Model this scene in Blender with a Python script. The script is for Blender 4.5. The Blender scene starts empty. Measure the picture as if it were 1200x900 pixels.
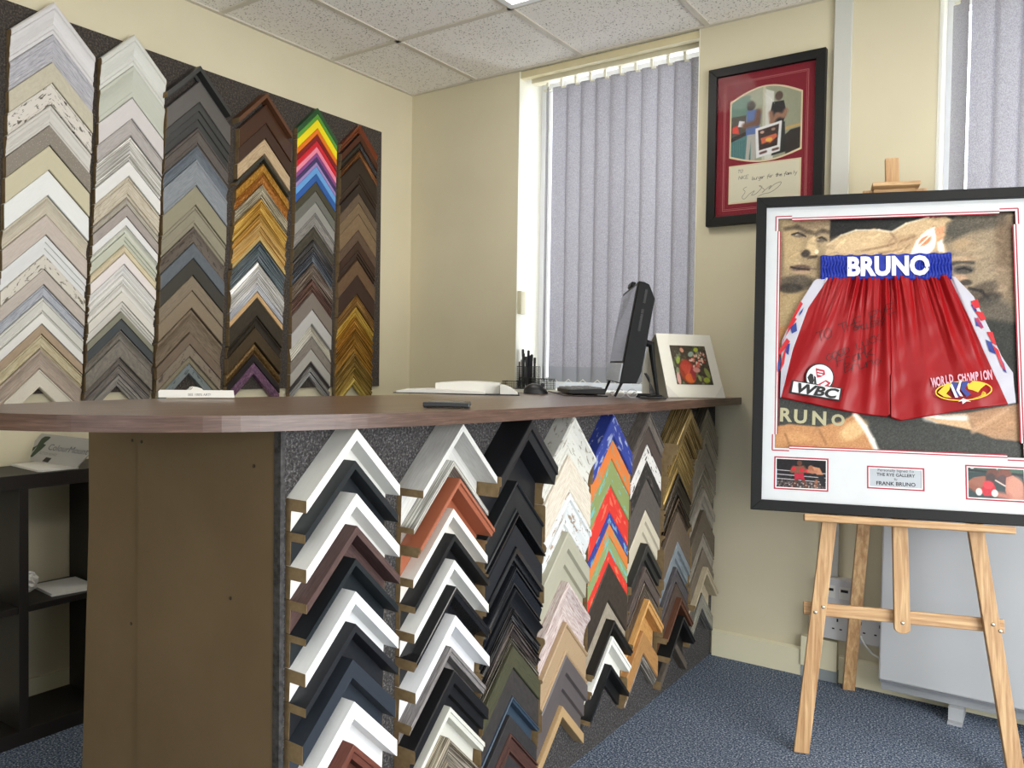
import bpy, math, random
import numpy as np
from mathutils import Vector, Matrix

# ------------------------------------------------------------------ camera
F_PX, YAW, PITCH, ROLL, CAM_H = 935.11, 34.457, -1.541, .8525, 1.2
S = bpy.context.scene
COL = S.collection
_y, _p, _r = map(math.radians, (YAW, PITCH, ROLL))
FH = Vector((-math.sin(_y), math.cos(_y), 0)); RT = Vector((math.cos(_y), math.sin(_y), 0)); UP = Vector((0, 0, 1))
FW = FH*math.cos(_p) + UP*math.sin(_p); U2 = -FH*math.sin(_p) + UP*math.cos(_p)
CAM = Vector((0, 0, CAM_H))
cx_ = RT*math.cos(_r) - U2*(-math.sin(_r)); cy_ = U2*math.cos(_r) - RT*math.sin(_r)
# roll: camera's own right/up axes seen in the unrolled frame
cx_ = (RT*math.cos(_r) + U2*math.sin(_r)).normalized(); cy_ = (U2*math.cos(_r) - RT*math.sin(_r)).normalized()
cd = bpy.data.cameras.new('camera'); cam = bpy.data.objects.new('camera', cd); COL.objects.link(cam)
m3 = Matrix((cx_, cy_, -FW)).transposed(); cam.matrix_world = Matrix.Translation(CAM) @ m3.to_4x4()
cd.sensor_fit = 'HORIZONTAL'; cd.sensor_width = 36; cd.lens = 36*F_PX/1200; cd.clip_start = .02
S.camera = cam

S.view_settings.view_transform = 'Standard'; S.view_settings.look = 'None'
S.view_settings.exposure = -0.06; S.view_settings.gamma = 1; S.view_settings.use_curve_mapping = False

# ------------------------------------------------------------------ daylight
w = bpy.data.worlds.new('daylight'); S.world = w; w.use_nodes = True
bg = w.node_tree.nodes['Background']; bg.inputs[0].default_value = (.86, .92, 1, 1); bg.inputs[1].default_value = 3.2

def area(name, loc, rot, sx, sy, power, col):
    d = bpy.data.lights.new(name, 'AREA'); d.shape = 'RECTANGLE'; d.size = sx; d.size_y = sy; d.energy = power; d.color = col
    o = bpy.data.objects.new(name, d); COL.objects.link(o); o.location = loc; o.rotation_euler = rot; return o
# daylight pouring through the shop windows of the right hand and rear walls, and behind the blinds
XR, YR = 1.8, -2.4
area('daylight_shop_window', (XR+.8, .75, 1.55), (0, math.radians(82), 0), 2.2, 3.2, 190, (1, .985, .96))
area('daylight_rear_window', (.6, YR-.25, 1.5), (math.radians(90), 0, 0), 2.0, 1.5, 5, (1, .985, .96))
area('daylight_blind_window', (-1.73, 3.75, 1.9), (math.radians(-90), 0, 0), 1.1, 1.7, 22, (.94, .97, 1))
area('daylight_side_window', (.2, 3.75, 1.9), (math.radians(-90), 0, 0), 1.3, 1.7, 26, (.94, .97, 1))
LAMP_E = 10.5

# ------------------------------------------------------------------ helpers: rays and planes of the place
def ray(px, py):
    a = (px-600)/F_PX; b = (py-450)/F_PX; c, s = math.cos(_r), math.sin(_r)
    a, b = a*c+b*s, -a*s+b*c
    return FW + RT*a - U2*b
def hit(px, py, p0, n):
    d = ray(px, py); n = Vector(n); return CAM + d*((Vector(p0)-CAM).dot(n)/d.dot(n))
def onX(px, py, X): return hit(px, py, (X, 0, 0), (1, 0, 0))
def onY(px, py, Y): return hit(px, py, (0, Y, 0), (0, 1, 0))
def onZ(px, py, Z): return hit(px, py, (0, 0, Z), (0, 0, 1))
def at(px, py, d): return CAM + ray(px, py)*d

# ------------------------------------------------------------------ helpers: materials
def lin(c):
    return tuple(((v/255)/12.92 if v/255 <= .04045 else ((v/255+.055)/1.055)**2.4) for v in c[:3]) + (1,)
MC = {}
def nt(name):
    m = bpy.data.materials.new(name); m.use_nodes = True; t = m.node_tree; return m, t, t.nodes['Principled BSDF']
def mix_ramp(t, fac, stops):
    r = t.nodes.new('ShaderNodeValToRGB'); t.links.new(fac, r.inputs[0])
    el = r.color_ramp.elements
    while len(el) < len(stops): el.new(.5)
    for e, (p, c) in zip(el, stops): e.position = p; e.color = lin(c) if len(c) == 3 else c
    return r.outputs[0]
def coords(t, space='Object', scale=(1, 1, 1)):
    tc = t.nodes.new('ShaderNodeTexCoord'); mp = t.nodes.new('ShaderNodeMapping'); mp.inputs['Scale'].default_value = scale
    t.links.new(tc.outputs[space], mp.inputs[0]); return mp.outputs[0]
def noise(t, vec, scale, detail=3, rough=.5, dist=0):
    n = t.nodes.new('ShaderNodeTexNoise'); n.inputs['Scale'].default_value = scale; n.inputs['Detail'].default_value = detail
    n.inputs['Roughness'].default_value = rough; n.inputs['Distortion'].default_value = dist
    t.links.new(vec, n.inputs['Vector']); return n.outputs[0]
def bump(t, b, h, strength=.3, dist=.002):
    n = t.nodes.new('ShaderNodeBump'); n.inputs['Strength'].default_value = strength; n.inputs['Distance'].default_value = dist
    t.links.new(h, n.inputs['Height']); t.links.new(n.outputs[0], b.inputs['Normal'])
def plain(name, c, rough=.5, metal=0, spec=.5, var=0, vs=8, bs=0, bsc=300, space='Object'):
    k = ('plain', name, tuple(c))
    if k in MC: return MC[k]
    m, t, b = nt(name); b.inputs['Base Color'].default_value = lin(c); b.inputs['Roughness'].default_value = rough
    b.inputs['Metallic'].default_value = metal; b.inputs['Specular IOR Level'].default_value = spec
    if var:
        v = coords(t, space); n = noise(t, v, vs, 4)
        a = tuple(max(0, x-var) for x in c); d = tuple(min(255, x+var) for x in c)
        t.links.new(mix_ramp(t, n, [(.3, a), (.7, d)]), b.inputs['Base Color'])
    if bs:
        v = coords(t, space); bump(t, b, noise(t, v, bsc, 2), bs, .001)
    MC[k] = m; return m
def woodm(name, c1, c2, rough=.5, scale=(1, 22, 22), ns=4, space='Object', dist=.6):
    k = ('wood', name, tuple(c1))
    if k in MC: return MC[k]
    m, t, b = nt(name); v = coords(t, space, scale); n = noise(t, v, ns, 6, .6, dist)
    t.links.new(mix_ramp(t, n, [(.32, c1), (.5, tuple((x+y)/2 for x, y in zip(c1, c2))), (.68, c2)]), b.inputs['Base Color'])
    b.inputs['Roughness'].default_value = rough; bump(t, b, n, .15, .001); MC[k] = m; return m
def sample_mat(kind, c1, c2):
    """finish of a moulding; U runs along the arm, V across it (metres)"""
    k = ('s', kind, tuple(c1), tuple(c2) if c2 else None)
    if k in MC: return MC[k]
    m, t, b = nt('moulding_' + kind); c2 = c2 or tuple(max(0, x-14) for x in c1)
    b.inputs['Roughness'].default_value = .45; b.inputs['Specular IOR Level'].default_value = .35
    if kind == 'paint':
        v = coords(t, 'UV', (6, 40, 1)); n = noise(t, v, 5, 3)
        t.links.new(mix_ramp(t, n, [(.35, tuple((a*3+c)/4 for a, c in zip(c1, c2))), (.65, c1)]), b.inputs['Base Color'])
        b.inputs['Roughness'].default_value = .38
    elif kind == 'gloss':
        b.inputs['Base Color'].default_value = lin(c1); b.inputs['Roughness'].default_value = .16; b.inputs['Coat Weight'].default_value = .3
    elif kind == 'wash':
        v = coords(t, 'UV', (9, 90, 1)); n = noise(t, v, 3, 6, .65, .4)
        t.links.new(mix_ramp(t, n, [(.36, c2), (.6, c1)]), b.inputs['Base Color']); b.inputs['Roughness'].default_value = .6
    elif kind == 'chip':
        v = coords(t, 'UV', (12, 30, 1)); n = noise(t, v, 2.4, 6, .66, .5)
        t.links.new(mix_ramp(t, n, [(.41, c2), (.435, c1)]), b.inputs['Base Color']); bump(t, b, n, .4, .002); b.inputs['Roughness'].default_value = .6
    elif kind == 'patch':
        v = coords(t, 'UV', (9, 20, 1)); n = noise(t, v, 2.2, 5, .6, .3)
        t.links.new(mix_ramp(t, n, [(.56, c1), (.61, c2)]), b.inputs['Base Color']); b.inputs['Roughness'].default_value = .55
    elif kind == 'stone':
        v = coords(t, 'UV', (20, 30, 1)); n = noise(t, v, 2.5, 7, .7, .5)
        t.links.new(mix_ramp(t, n, [(.35, c2), (.65, c1)]), b.inputs['Base Color']); b.inputs['Roughness'].default_value = .5
    elif kind == 'metal':
        v = coords(t, 'UV', (2, 110, 1)); n = noise(t, v, 3, 4, .6, .3)
        t.links.new(mix_ramp(t, n, [(.34, tuple(x*.75 for x in c2)), (.48, c2), (.56, c1), (.66, tuple(min(255, x+45) for x in c1))]), b.inputs['Base Color'])  # dark and bright stops paint streaky highlights into the metal's colour
        b.inputs['Metallic'].default_value = .5; b.inputs['Roughness'].default_value = .26; bump(t, b, n, .2, .001)
    elif kind == 'foil':
        v = coords(t, 'UV', (28, 40, 1)); n = noise(t, v, 2.6, 6, .7, .8)
        t.links.new(mix_ramp(t, n, [(.3, c2), (.52, c1), (.7, tuple(min(255, x+55) for x in c1))]), b.inputs['Base Color'])
        b.inputs['Metallic'].default_value = .45; b.inputs['Roughness'].default_value = .35
    elif kind == 'speck':
        v = coords(t, 'UV', (60, 90, 1)); n = noise(t, v, 3, 4, .7, .3)
        t.links.new(mix_ramp(t, n, [(.6, c1), (.68, c2)]), b.inputs['Base Color'])
    MC[k] = m; return m

# ------------------------------------------------------------------ helpers: meshes and objects
class MB:
    def __init__(s): s.v = []; s.f = []; s.m = []; s.uv = None
    def add(s, vs, fs, mi=0):
        o = len(s.v); s.v += [tuple(v) for v in vs]; s.f += [[i+o for i in f] for f in fs]; s.m += [mi]*len(fs); return s
    def box(s, a, b, mi=0, R=None):
        (x0, y0, z0), (x1, y1, z1) = a, b
        x0, x1 = min(x0, x1), max(x0, x1); y0, y1 = min(y0, y1), max(y0, y1); z0, z1 = min(z0, z1), max(z0, z1)
        vs = [(x0,y0,z0),(x1,y0,z0),(x1,y1,z0),(x0,y1,z0),(x0,y0,z1),(x1,y0,z1),(x1,y1,z1),(x0,y1,z1)]
        if R: vs = [R @ Vector(v) for v in vs]
        return s.add(vs, [[0,3,2,1],[4,5,6,7],[0,1,5,4],[1,2,6,5],[2,3,7,6],[3,0,4,7]], mi)
    def tube(s, pts, r, n=10, mi=0, cap=True):
        pts = [Vector(p) for p in pts]; rs = r if isinstance(r, (list, tuple)) else [r]*len(pts); vs = []; fs = []
        ref = None
        for i, p in enumerate(pts):
            d = (pts[min(i+1, len(pts)-1)] - pts[max(i-1, 0)]).normalized()
            if ref is None: ref = d.orthogonal().normalized()
            ref = (ref - d*ref.dot(d)).normalized(); q = d.cross(ref)
            for k in range(n):
                a = 2*math.pi*k/n; vs.append(p + (ref*math.cos(a) + q*math.sin(a))*rs[i])
        for i in range(len(pts)-1):
            for k in range(n): fs.append([i*n+k, i*n+(k+1) % n, (i+1)*n+(k+1) % n, (i+1)*n+k])
        if cap: fs.append(list(range(n))[::-1]); fs.append([(len(pts)-1)*n+k for k in range(n)])
        return s.add(vs, fs, mi)
    def lathe(s, prof, c=(0, 0, 0), n=24, mi=0, ax=None):
        vs = []; fs = []
        for (r, z) in prof:
            for k in range(n):
                a = 2*math.pi*k/n; vs.append(Vector((r*math.cos(a), r*math.sin(a), z)))
        if ax: vs = [ax @ v for v in vs]
        vs = [v + Vector(c) for v in vs]
        for i in range(len(prof)-1):
            for k in range(n): fs.append([i*n+k, i*n+(k+1) % n, (i+1)*n+(k+1) % n, (i+1)*n+k])
        fs.append(list(range(n))[::-1]); fs.append([(len(prof)-1)*n+k for k in range(n)])
        return s.add(vs, fs, mi)
    def prism(s, poly, M, d0, d1, mi=0):
        """poly in 2D, M(x, y, d) -> Vector"""
        n = len(poly); vs = [M(x, y, d0) for x, y in poly] + [M(x, y, d1) for x, y in poly]
        fs = [list(range(n))[::-1], [n+i for i in range(n)]] + [[i, (i+1) % n, n+(i+1) % n, n+i] for i in range(n)]
        return s.add(vs, fs, mi)
    def build(s, name, mats, parent=None, smooth=False, bevel=0):
        me = bpy.data.meshes.new(name); me.from_pydata([tuple(v) for v in s.v], [], s.f)
        for m in (mats if isinstance(mats, (list, tuple)) else [mats]): me.materials.append(m)
        me.polygons.foreach_set('material_index', s.m)
        if smooth: me.polygons.foreach_set('use_smooth', [True]*len(me.polygons))
        if s.uv:
            l = me.uv_layers.new(name='UVMap')
            for lp in me.loops: l.data[lp.index].uv = s.uv[lp.vertex_index]
        me.update()
        import bmesh
        bm = bmesh.new(); bm.from_mesh(me); bmesh.ops.recalc_face_normals(bm, faces=bm.faces); bm.to_mesh(me); bm.free()
        o = bpy.data.objects.new(name, me); COL.objects.link(o)
        if parent: o.parent = parent
        if bevel:
            b = o.modifiers.new('bevel', 'BEVEL'); b.width = bevel; b.segments = 2; b.limit_method = 'ANGLE'; b.angle_limit = .7
        return o
def tag(o, label=None, cat=None, group=None, kind=None):
    if label: o['label'] = label
    if cat: o['category'] = cat
    if group: o['group'] = group
    if kind: o['kind'] = kind
    return o
def empty(name, loc=(0, 0, 0), label=None, cat=None, group=None, mat=None):
    o = bpy.data.objects.new(name, None); COL.objects.link(o); o.empty_display_size = .05
    if mat is not None: o.matrix_world = mat
    else: o.location = loc
    return tag(o, label, cat, group)
def struct(name, mb, mats): return tag(mb.build(name, mats), kind='structure')
def text_mesh(name, body, size, M, mat, parent=None, depth=.0006, bold=0, shear=0, align='CENTER', sx=1, spacing=1):
    """lettering: M maps (x, y, d) to the surface it stands on"""
    c = bpy.data.curves.new(name, 'FONT'); c.body = body; c.size = size; c.align_x = align; c.align_y = 'CENTER'
    c.extrude = depth/2; c.offset = bold; c.shear = shear; c.resolution_u = 3; c.space_character = spacing
    o = bpy.data.objects.new(name, c); COL.objects.link(o)
    me = bpy.data.meshes.new_from_object(o); bpy.data.objects.remove(o); bpy.data.curves.remove(c)
    for v in me.vertices: v.co = M(v.co.x*sx, v.co.y, v.co.z+depth/2)
    me.materials.clear(); me.materials.append(mat); me.name = name
    t = bpy.data.objects.new(name, me); COL.objects.link(t)
    if parent: t.parent = parent
    return t
def stroke(mb, pts, wdt, M, d=.0008, mi=0):
    """pen stroke as flat ribbon on a surface"""
    P = [Vector((p[0], p[1])) for p in pts]; L = []; R = []
    for i, p in enumerate(P):
        t = P[min(i+1, len(P)-1)] - P[max(i-1, 0)]
        if t.length < 1e-9: t = Vector((1, 0))
        n = Vector((-t.y, t.x)).normalized()*wdt/2; L.append(p+n); R.append(p-n)
    vs = [M(q.x, q.y, d) for q in L] + [M(q.x, q.y, d) for q in R]; n = len(P)
    mb.add(vs, [[i, i+1, n+i+1, n+i] for i in range(n-1)], mi)

# --- a flat picture: a fine grid of coloured cells, painted by small routines
class Canvas:
    def __init__(s, u0, u1, v0, v1, nx, ny, base):
        s.u = np.linspace(u0, u1, nx); s.v = np.linspace(v0, v1, ny); s.U, s.V = np.meshgrid(s.u, s.v)
        s.c = np.ones((ny, nx, 3))*np.array(base, float); s.rng = np.random.RandomState(4)
    def blend(s, m, c, a=1): m = (m*a)[..., None]; s.c = s.c*(1-m) + np.array(c, float)*m
    def poly(s, pts, c, a=1, soft=0):
        U, V = s.U, s.V; ins = np.zeros(U.shape, bool); n = len(pts); D = np.full(U.shape, 1e9)
        for i in range(n):
            (x0, y0), (x1, y1) = pts[i], pts[(i+1) % n]
            cond = ((y0 > V) != (y1 > V)); ins ^= cond & (U < (x1-x0)*(V-y0)/((y1-y0) or 1e-12)+x0)
            if soft:
                L = (x1-x0)**2+(y1-y0)**2 or 1e-12; t = np.clip(((U-x0)*(x1-x0)+(V-y0)*(y1-y0))/L, 0, 1)
                D = np.minimum(D, np.hypot(U-x0-t*(x1-x0), V-y0-t*(y1-y0)))
        m = np.clip(.5+np.where(ins, D, -D)/(2*soft), 0, 1) if soft else ins.astype(float)
        s.blend(m, c, a)
    def ell(s, cx, cy, rx, ry, c, a=1, rot=0, soft=.3):
        x = s.U-cx; y = s.V-cy; co, si = math.cos(rot), math.sin(rot); X = (x*co+y*si)/rx; Y = (-x*si+y*co)/ry
        r = np.hypot(X, Y); s.blend(np.clip((1-r)/soft+.5, 0, 1), c, a)
    def line(s, pts, w, c, a=1):
        for (x0, y0), (x1, y1) in zip(pts[:-1], pts[1:]):
            L = (x1-x0)**2+(y1-y0)**2 or 1e-12; t = np.clip(((s.U-x0)*(x1-x0)+(s.V-y0)*(y1-y0))/L, 0, 1)
            D = np.hypot(s.U-x0-t*(x1-x0), s.V-y0-t*(y1-y0)); s.blend(np.clip(1.3-D/w, 0, 1), c, a)
    def grain(s, amp, cell=1):
        ny, nx = s.U.shape; g = s.rng.randn(ny//cell+1, nx//cell+1); g = np.kron(g, np.ones((cell, cell)))[:ny, :nx]
        s.c = s.c + g[..., None]*amp
    def build(s, name, M, d, rough=.4, parent=None):
        ny, nx = s.U.shape; vs = [tuple(M(s.U[j, i], s.V[j, i], d)) for j in range(ny) for i in range(nx)]
        fs = [(j*nx+i, j*nx+i+1, (j+1)*nx+i+1, (j+1)*nx+i) for j in range(ny-1) for i in range(nx-1)]
        me = bpy.data.meshes.new(name); me.from_pydata(vs, [], fs); c = np.clip(s.c, 0, 255)/255
        c = np.where(c <= .04045, c/12.92, ((c+.055)/1.055)**2.4).reshape(-1, 3)
        at_ = me.color_attributes.new('picture', 'FLOAT_COLOR', 'POINT'); at_.data.foreach_set('color', np.hstack([c, np.ones((len(c), 1))]).astype('f').ravel())
        m, t, b = nt(name+'_print'); a = t.nodes.new('ShaderNodeVertexColor'); a.layer_name = 'picture'
        t.links.new(a.outputs[0], b.inputs['Base Color']); b.inputs['Roughness'].default_value = rough; b.inputs['Specular IOR Level'].default_value = .3
        me.materials.append(m); o = bpy.data.objects.new(name, me); COL.objects.link(o)
        if parent: o.parent = parent
        return o

# ------------------------------------------------------------------ dimensions of the room
XL, YB, HC = -2.865, 3.204, 2.6
W1 = (-2.181, -1.274); W2 = (-.385, .72); ZS = 1.075            # window openings of the blind wall and their sill height

wall_m = plain('cream_wall_paint', (214, 205, 176), .7, var=3, vs=3, bs=.06, bsc=120)
white_m = plain('white_gloss_trim', (232, 230, 214), .35)
skirt_m = plain('cream_skirting_paint', (226, 220, 190), .4)
upvc = plain('white_window_plastic', (240, 242, 244), .3)

# carpet
m, t, b = nt('blue_speckled_carpet'); v = coords(t, 'Object'); n = noise(t, v, 170, 3, .7); n2 = noise(t, v, 2.2, 3)
c1 = mix_ramp(t, n, [(.38, (46, 58, 78)), (.49, (84, 97, 117)), (.56, (122, 134, 152)), (.64, (190, 198, 206))])
mx = t.nodes.new('ShaderNodeMix'); mx.data_type = 'RGBA'; mx.blend_type = 'MULTIPLY'; mx.inputs['Factor'].default_value = .35
t.links.new(c1, mx.inputs['A']); t.links.new(mix_ramp(t, n2, [(.3, (215, 215, 215)), (.7, (255, 255, 255))]), mx.inputs['B'])
t.links.new(mx.outputs['Result'], b.inputs['Base Color']); b.inputs['Roughness'].default_value = .95; b.inputs['Specular IOR Level'].default_value = .1
bump(t, b, n, .6, .003); carpet_m = m
# ceiling tiles
m, t, b = nt('mineral_fibre_tile'); v = coords(t, 'Object'); n = noise(t, v, 95, 2, .5); n2 = noise(t, v, 18, 2)
a_ = t.nodes.new('ShaderNodeTexVoronoi'); a_.inputs['Scale'].default_value = 110; t.links.new(coords(t, 'Object', (1, 1.0, 1)), a_.inputs['Vector'])
mm = t.nodes.new('ShaderNodeMath'); mm.operation = 'SUBTRACT'; t.links.new(n, mm.inputs[0]); mm2 = t.nodes.new('ShaderNodeMath'); mm2.operation = 'MULTIPLY'
t.links.new(a_.outputs['Distance'], mm2.inputs[0]); mm2.inputs[1].default_value = .75; t.links.new(mm2.outputs[0], mm.inputs[1])
t.links.new(mix_ramp(t, mm.outputs[0], [(.28, (243, 239, 232)), (.42, (160, 152, 140))]), b.inputs['Base Color'])
b.inputs['Roughness'].default_value = .9; ceil_m = m

struct('floor', MB().box((XL-.1, YR-.1, -.06), (XR+.1, YB+.1, 0)), carpet_m)
struct('wall_left', MB().box((XL-.1, YR-.1, 0), (XL, YB+.1, HC+.1)), wall_m)
bw = MB(); T = .34
bw.box((XL, YB, 0), (W1[0], YB+T, HC)); bw.box((W1[1], YB, 0), (W2[0], YB+T, HC)); bw.box((W2[1], YB, 0), (XR, YB+T, HC))
bw.box((W1[0], YB, 0), (W1[1], YB+T, ZS-.03)); bw.box((W2[0], YB, 0), (W2[1], YB+T, ZS-.03))
struct('wall_back', bw, wall_m)
rw = MB(); rw.box((XR, YR, 0), (XR+.15, -.6, HC)); rw.box((XR, 2.3, 0), (XR+.15, YB+T, HC)); rw.box((XR, -.6, 0), (XR+.15, 2.3, .12)); rw.box((XR, -.6, 1.95), (XR+.15, 2.3, HC))
struct('wall_right', rw, wall_m)
rr = MB(); rr.box((XL, YR-.15, 0), (-.45, YR, HC)); rr.box((1.6, YR-.15, 0), (XR, YR, HC)); rr.box((-.45, YR-.15, 0), (1.6, YR, .75)); rr.box((-.45, YR-.15, 2.3), (1.6, YR, HC))
struct('wall_rear', rr, wall_m)
struct('ceiling', MB().box((XL-.1, YR-.1, HC+.006), (XR+.1, YB+T, HC+.1)), ceil_m)

# suspended ceiling grid
GX, GY = XL+.4288, YB-.5814
tb = MB()
k = 0
x = GX
while x < XR: tb.box((x-.012, YR, HC), (x+.012, YB, HC+.007)); x += .6
y = GY
while y > YR: tb.box((XL, y-.012, HC), (XR, y+.012, HC+.0068)); y -= .6
tb.box((XL, YR, HC-.001), (XL+.02, YB, HC+.006)); tb.box((XL, YB-.02, HC-.0012), (XR, YB, HC+.006))
struct('trim_1', tb, plain('grid_enamel', (205, 198, 184), .45))

# lit ceiling panels
em, t, b = nt('lit_diffuser'); b.inputs['Emission Color'].default_value = (1, .96, .89, 1); b.inputs['Emission Strength'].default_value = LAMP_E
b.inputs['Base Color'].default_value = (.9, .9, .88, 1)
def ceiling_light(ix, iy, label):
    x0, y1 = GX+.6*ix, GY-.6*iy
    o = empty('ceiling_light', (x0+.3, y1-.3, HC), label, 'ceiling light', 'lit panels in the ceiling grid')
    MB().box((-.262, -.262, -.004), (.262, .262, .001)).build('diffuser', em, o)
    f = MB(); f.box((-.29, -.29, -.006), (.29, -.262, .004)); f.box((-.29, .262, -.006), (.29, .29, .004)); f.box((-.29, -.262, -.006), (-.262, .262, .004)); f.box((.262, -.262, -.006), (.29, .262, .004))
    f.build('frame', upvc, o)
ceiling_light(1, 0, 'lit square panel in the tiled ceiling, near the blind')
ceiling_light(4, 0, 'lit square ceiling panel above the easel')
ceiling_light(4, 3, 'lit square ceiling panel above the open carpet right of the counter')

# skirting
sk = MB()
def skirt_run(mb, a, b, h, th): mb.box((a, YB-th, 0), (b, YB, h-.008)); mb.add([(a, YB-th, h-.008), (b, YB-th, h-.008), (b, YB-th*.3, h), (a, YB-th*.3, h), (b, YB, h-.008), (a, YB, h-.008)], [[0, 1, 2, 3], [3, 2, 4, 5]])
skirt_run(sk, -1.16, -.8, .108, .022); skirt_run(sk, -.663, XR, .105, .014)
struct('baseboard_back', sk, skirt_m)
bx = MB().box((-.8, YB-.03, .045), (-.668, YB, .158))
bx.box((-.8, YB-.024, 0), (-.666, YB, .0449), 1)
struct('trim_2', bx, [skirt_m, plain('grey_floor_edge', (150, 158, 160), .5)])
struct('baseboard_left', MB().box((XL, YR, 0), (XL+.016, YB, .1)), skirt_m)

# ------------------------------------------------------------------ windows
glass, t, b = nt('window_glass'); b.inputs['Base Color'].default_value = (1, 1, 1, 1); b.inputs['Transmission Weight'].default_value = 1; b.inputs['Roughness'].default_value = 0; b.inputs['IOR'].default_value = 1.02
def window(n, x0, x1, z0, z1, yy):
    f = MB(); w_ = .055
    f.box((x0, yy, z0), (x0+w_, yy+.06, z1)); f.box((x1-w_, yy, z0), (x1, yy+.06, z1)); f.box((x0+w_, yy, z0), (x1-w_, yy+.06, z0+w_)); f.box((x0+w_, yy, z1-w_), (x1-w_, yy+.06, z1))
    xm = (x0+x1)/2; f.box((xm-.03, yy+.005, z0+w_), (xm+.03, yy+.055, z1-w_))
    o = struct(f'window_{n}', f, upvc)
    MB().box((x0+w_, yy+.026, z0+w_), (x1-w_, yy+.032, z1-w_)).build('pane', glass, o)
    s = MB().box((x0-.06, YB-.045, ZS-.03), (x1+.02, YB-.0005, ZS)); s.box((x0, YB-.0005, ZS-.03), (x1, yy+.06, ZS)); s.build('window_sill', white_m, o, bevel=.004)
window(1, W1[0], W1[1], ZS, HC, YB+.2); window(2, W2[0], W2[1], ZS, HC, YB+.2)
# bright painted linings of the recesses
lr = MB()
for (a, b_) in (W1, W2):
    lr.box((a, YB-.002, ZS), (a+.003, YB+.2, HC)); lr.box((b_-.003, YB-.002, ZS), (b_, YB+.2, HC))
struct('trim_3', lr, white_m)

struct('trim_4', MB().box((W1[0]+.003, YB+.005, 2.566), (W1[1]-.003, YB+.04, HC-.002)).box((W2[0]+.003, YB+.005, 2.566), (W2[1]-.003, YB+.04, HC-.002)), plain('cream_batten', (222, 210, 168), .5))
# vertical blinds
fab, t, b = nt('blind_fabric'); t.nodes.remove(b); out = t.nodes['Material Output']
v = coords(t, 'Object', (1, 1, .55)); n = noise(t, v, 420, 2, .7); colr = mix_ramp(t, n, [(.35, (142, 140, 146)), (.65, (178, 177, 184))])
df = t.nodes.new('ShaderNodeBsdfDiffuse'); tr = t.nodes.new('ShaderNodeBsdfTranslucent'); ms = t.nodes.new('ShaderNodeMixShader'); ms.inputs[0].default_value = .16
t.links.new(colr, df.inputs[0]); t.links.new(colr, tr.inputs[0]); t.links.new(df.outputs[0], ms.inputs[1]); t.links.new(tr.outputs[0], ms.inputs[2]); t.links.new(ms.outputs[0], out.inputs[0])
hem_m, t, b = nt('blind_hem'); t.nodes.remove(b); out = t.nodes['Material Output']
df = t.nodes.new('ShaderNodeBsdfDiffuse'); tr = t.nodes.new('ShaderNodeBsdfTranslucent'); ms = t.nodes.new('ShaderNodeMixShader'); ms.inputs[0].default_value = .12
for q in (df, tr): q.inputs[0].default_value = lin((150, 152, 158))
t.links.new(df.outputs[0], ms.inputs[1]); t.links.new(tr.outputs[0], ms.inputs[2]); t.links.new(ms.outputs[0], out.inputs[0])
def blind(x0, n, label, first_gap=True):
    yb = YB+.085; pitch = .0775
    root = empty('vertical_blind', (x0, yb, 2.55), label, 'blind')
    L = pitch*n+.05
    MB().box((-.03, -.03, -.0), (L, .02, .042)).build('head_rail', plain('rail_cream', (226, 218, 188), .4), root, bevel=.003)
    for i in range(n):
        ang = math.radians(9 if i else -50); cx = pitch*i+.045; W = .0445; seg = 6
        mb = MB(); vs = []; z1 = -.03-.0; z0 = ZS+.037-2.55; zh = z0+.072
        for (z) in (z1, zh, zh, z0):
            for q in range(seg+1):
                u = -W+2*W*q/seg; bow = .0035*(1-(u/W)**2)
                vs.append((cx+u*math.cos(ang)-bow*math.sin(ang)*-1, u*math.sin(ang)-bow, z))
        s1 = seg+1
        mb.add(vs, [[q, q+1, s1+q+1, s1+q] for q in range(seg)], 0); mb.f += [[2*s1+q, 2*s1+q+1, 3*s1+q+1, 3*s1+q] for q in range(seg)]; mb.m += [1]*seg
        sl = mb.build('slat', [fab, hem_m], root, smooth=True)
        cr = MB(); cr.box((cx-.006, -.004, -.031), (cx+.006, .004, .001)); cr.box((cx-.022, -.0035, -.04), (cx+.022, .0035, -.031))
        cr.build('hanger', white_m, root)
    ch = MB()
    for i in range(n-1):
        a = pitch*i+.045; pts = [(a+pitch*k/8, -.022, ZS+.05-2.55-.02*math.sin(math.pi*k/8)) for k in range(9)]; ch.tube(pts, .0013, 6, cap=False)
    ch.build('bottom_chain', white_m, root)
blind(-2.118, 11, 'grey vertical blind with full height slats over the window behind the monitor')
blind(-.372, 14, 'grey vertical blind in the right window above the framed shorts')

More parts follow.
